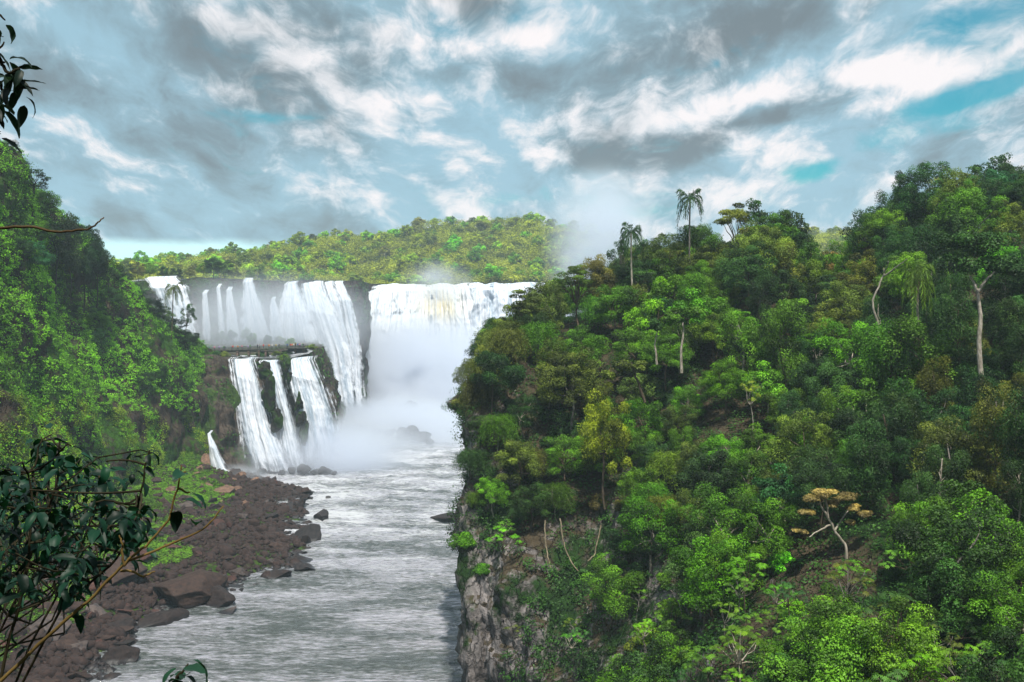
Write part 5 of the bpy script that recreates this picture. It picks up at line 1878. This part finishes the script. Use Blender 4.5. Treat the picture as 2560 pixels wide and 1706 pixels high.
# unseen tree added behind the viewpoint, towards the sun, to shade the near shrub
wood, crown = broadleaf(990, 12, 5.2, 60, 260, 0.26, zc=0.72, vs=0.6, rc=0.3, lowfill=-0.6)
e = empty('overhanging_tree', (2.2, -7.2, 58.0))
link('trunk', wood.mesh('overhanging_tree_trunk', [BARK], True), e, color=BARKS['brown'])
link('crown', crown.mesh('overhanging_tree_crown', [LEAF]), e, color=GREENS['dark green'])
tag(e, "unseen leafy tree added behind the viewpoint to shade the nearest shrub", 'tree')

# ----------------------------------------------------------------- mist and haze
MV, MF = icosphere(3)
MIST = make_mesh("mist_mesh", MV, MF)


def mist(name, c, rad, **kw):
    kw.setdefault('color', (0.90, 0.935, 1.0))
    me = MIST.copy()
    me.materials.append(mist_material(name + "_vapour", **kw))
    o = link(name, me)
    o.location = c
    o.scale = rad
    return tag(o, kind='stuff')


mist("mist", PT(425, 405, 590), (92, 64, 58), soft=1.0, density=0.30, seed=1, cut=0.47, contrast=2.6, nscale=0.045)
mist("mist", PT(312, 458, 380), (46, 24, 17), density=0.22, seed=2, cut=0.42)
mist("mist", PT(600, 250, 640), (38, 40, 56), density=0.09, contrast=2.0, seed=3, cut=0.45, nscale=0.025)
mist("mist", PT(437, 285, 600), (26, 18, 17), density=0.07, seed=4, cut=0.5, nscale=0.09, contrast=2.2)
mist("mist", PT(265, 322, 460), (66, 36, 26), density=0.048, seed=5, cut=0.4)
mist("mist", PT(395, 436, 470), (56, 74, 19), density=0.20, seed=6, cut=0.42)
mist("mist", PT(232, 478, 342), (14, 10, 5), density=0.25, seed=7, cut=0.4, nscale=0.09)

hz, t, o_ = new_mat("haze_air")
pv = t.node('ShaderNodeVolumePrincipled')
pv.inputs['Color'].default_value = (0.70, 0.88, 1.0, 1)
pv.inputs['Density'].default_value = 0.00019
pv.inputs['Anisotropy'].default_value = 0.0
t.l.new(pv.outputs[0], o_.inputs['Volume'])
g = Geo()
g.box((0, 745, 82), (3010, 1630, 176))
tag(link("haze", g.mesh("haze", [hz])), kind='stuff')


# ----------------------------------------------------------------- labels that single each one out
def where(px_, py_, marks):
    nm, (mx, my) = min(marks.items(), key=lambda kv: (kv[1][0] - px_) ** 2 + (kv[1][1] - py_) ** 2)
    dx, dy = px_ - mx, py_ - my
    d = math.hypot(dx, dy)
    if d < 10:
        return "right at " + nm
    far_ = "close" if d < 45 else "well" if d > 110 else ""
    a = math.degrees(math.atan2(-dy, dx)) % 360
    w_ = ["right of", "above right of", "above", "above left of", "left of", "below left of", "below", "below right of"][int((a + 22.5) // 45) % 8]
    return f"{far_} {w_} {nm}".strip()


REG_MARK = {'left ridge': {'the bare twig': (60, 228), 'the hanging leaves': (10, 90), 'the curved waterfall': (170, 290)}, 'left slope': {'the curved waterfall': (170, 290), 'the footbridge': (200, 350), 'the bare twig': (60, 230)},
            'far': {'the rock knob spray': (436, 275), 'the rim trees': (215, 262), 'the great fall lip': (480, 283), 'the rising spray': (580, 240), 'the back cliff corner': (365, 280)},
            'rim': {'the curved waterfall': (165, 277), 'the fan shaped fall': (250, 278), 'the cliff corner': (362, 281)}, 'ledge': {'the footbridge platform': (300, 347), 'the fan shaped fall': (258, 338), 'the footbridge start': (200, 350)},
            'gap': {'the gap in the ridge': (835, 228)}}
base_labels = []
for e, kw, colr, x, y, reg, sc in PLANTS:
    size = 'small' if sc < 0.62 else 'large' if sc > 0.95 else 'middling'
    base_labels.append((e, f"{size} {colr} {kw.replace('open crowned', 'sparse')} {where(x, y, REG_MARK.get(reg, LANDMARKS))}", x))
SM = {'the lone boulder in the rapids': (323, 516), 'the tip of the shore': (300, 490), 'the biggest slab': (190, 600), 'the small cascade': (225, 470), 'the wedge rock': (304, 566), 'the weedy patch': (215, 530), 'the reddish rounded boulder': (142, 578), 'the nearest angular boulder': (35, 650)}
for o, s, colr, x, y in BOULD:
    size = 'little' if s < 0.9 else 'medium' if s < 1.5 else 'large' if s < 2.4 else 'huge'
    base_labels.append((o, f"{size} {colr} boulder {where(x, y, SM)}", x))
for o, lab, x in PEOPLE:
    base_labels.append((o, lab, x))
by = {}
for o, lab, x in base_labels:
    by.setdefault(lab, []).append((x, o))
ORD = ['leftmost', 'second from left', 'third from left', 'fourth from left', 'fifth from left', 'sixth from left', 'seventh from left', 'eighth from left', 'ninth from left', 'tenth from left', 'eleventh from left', 'twelfth from left']
for lab, lst in by.items():
    lst.sort(key=lambda a: a[0])
    for i, (x, o) in enumerate(lst):
        if len(lab.split()) > 13:
            lab = lab.replace('close ', '').replace('middling ', '')
        if len(lst) == 1:
            o['label'] = lab
        else:
            o['label'] = f"{lab}, {'rightmost' if i == len(lst) - 1 else ORD[min(i, 11)]}"
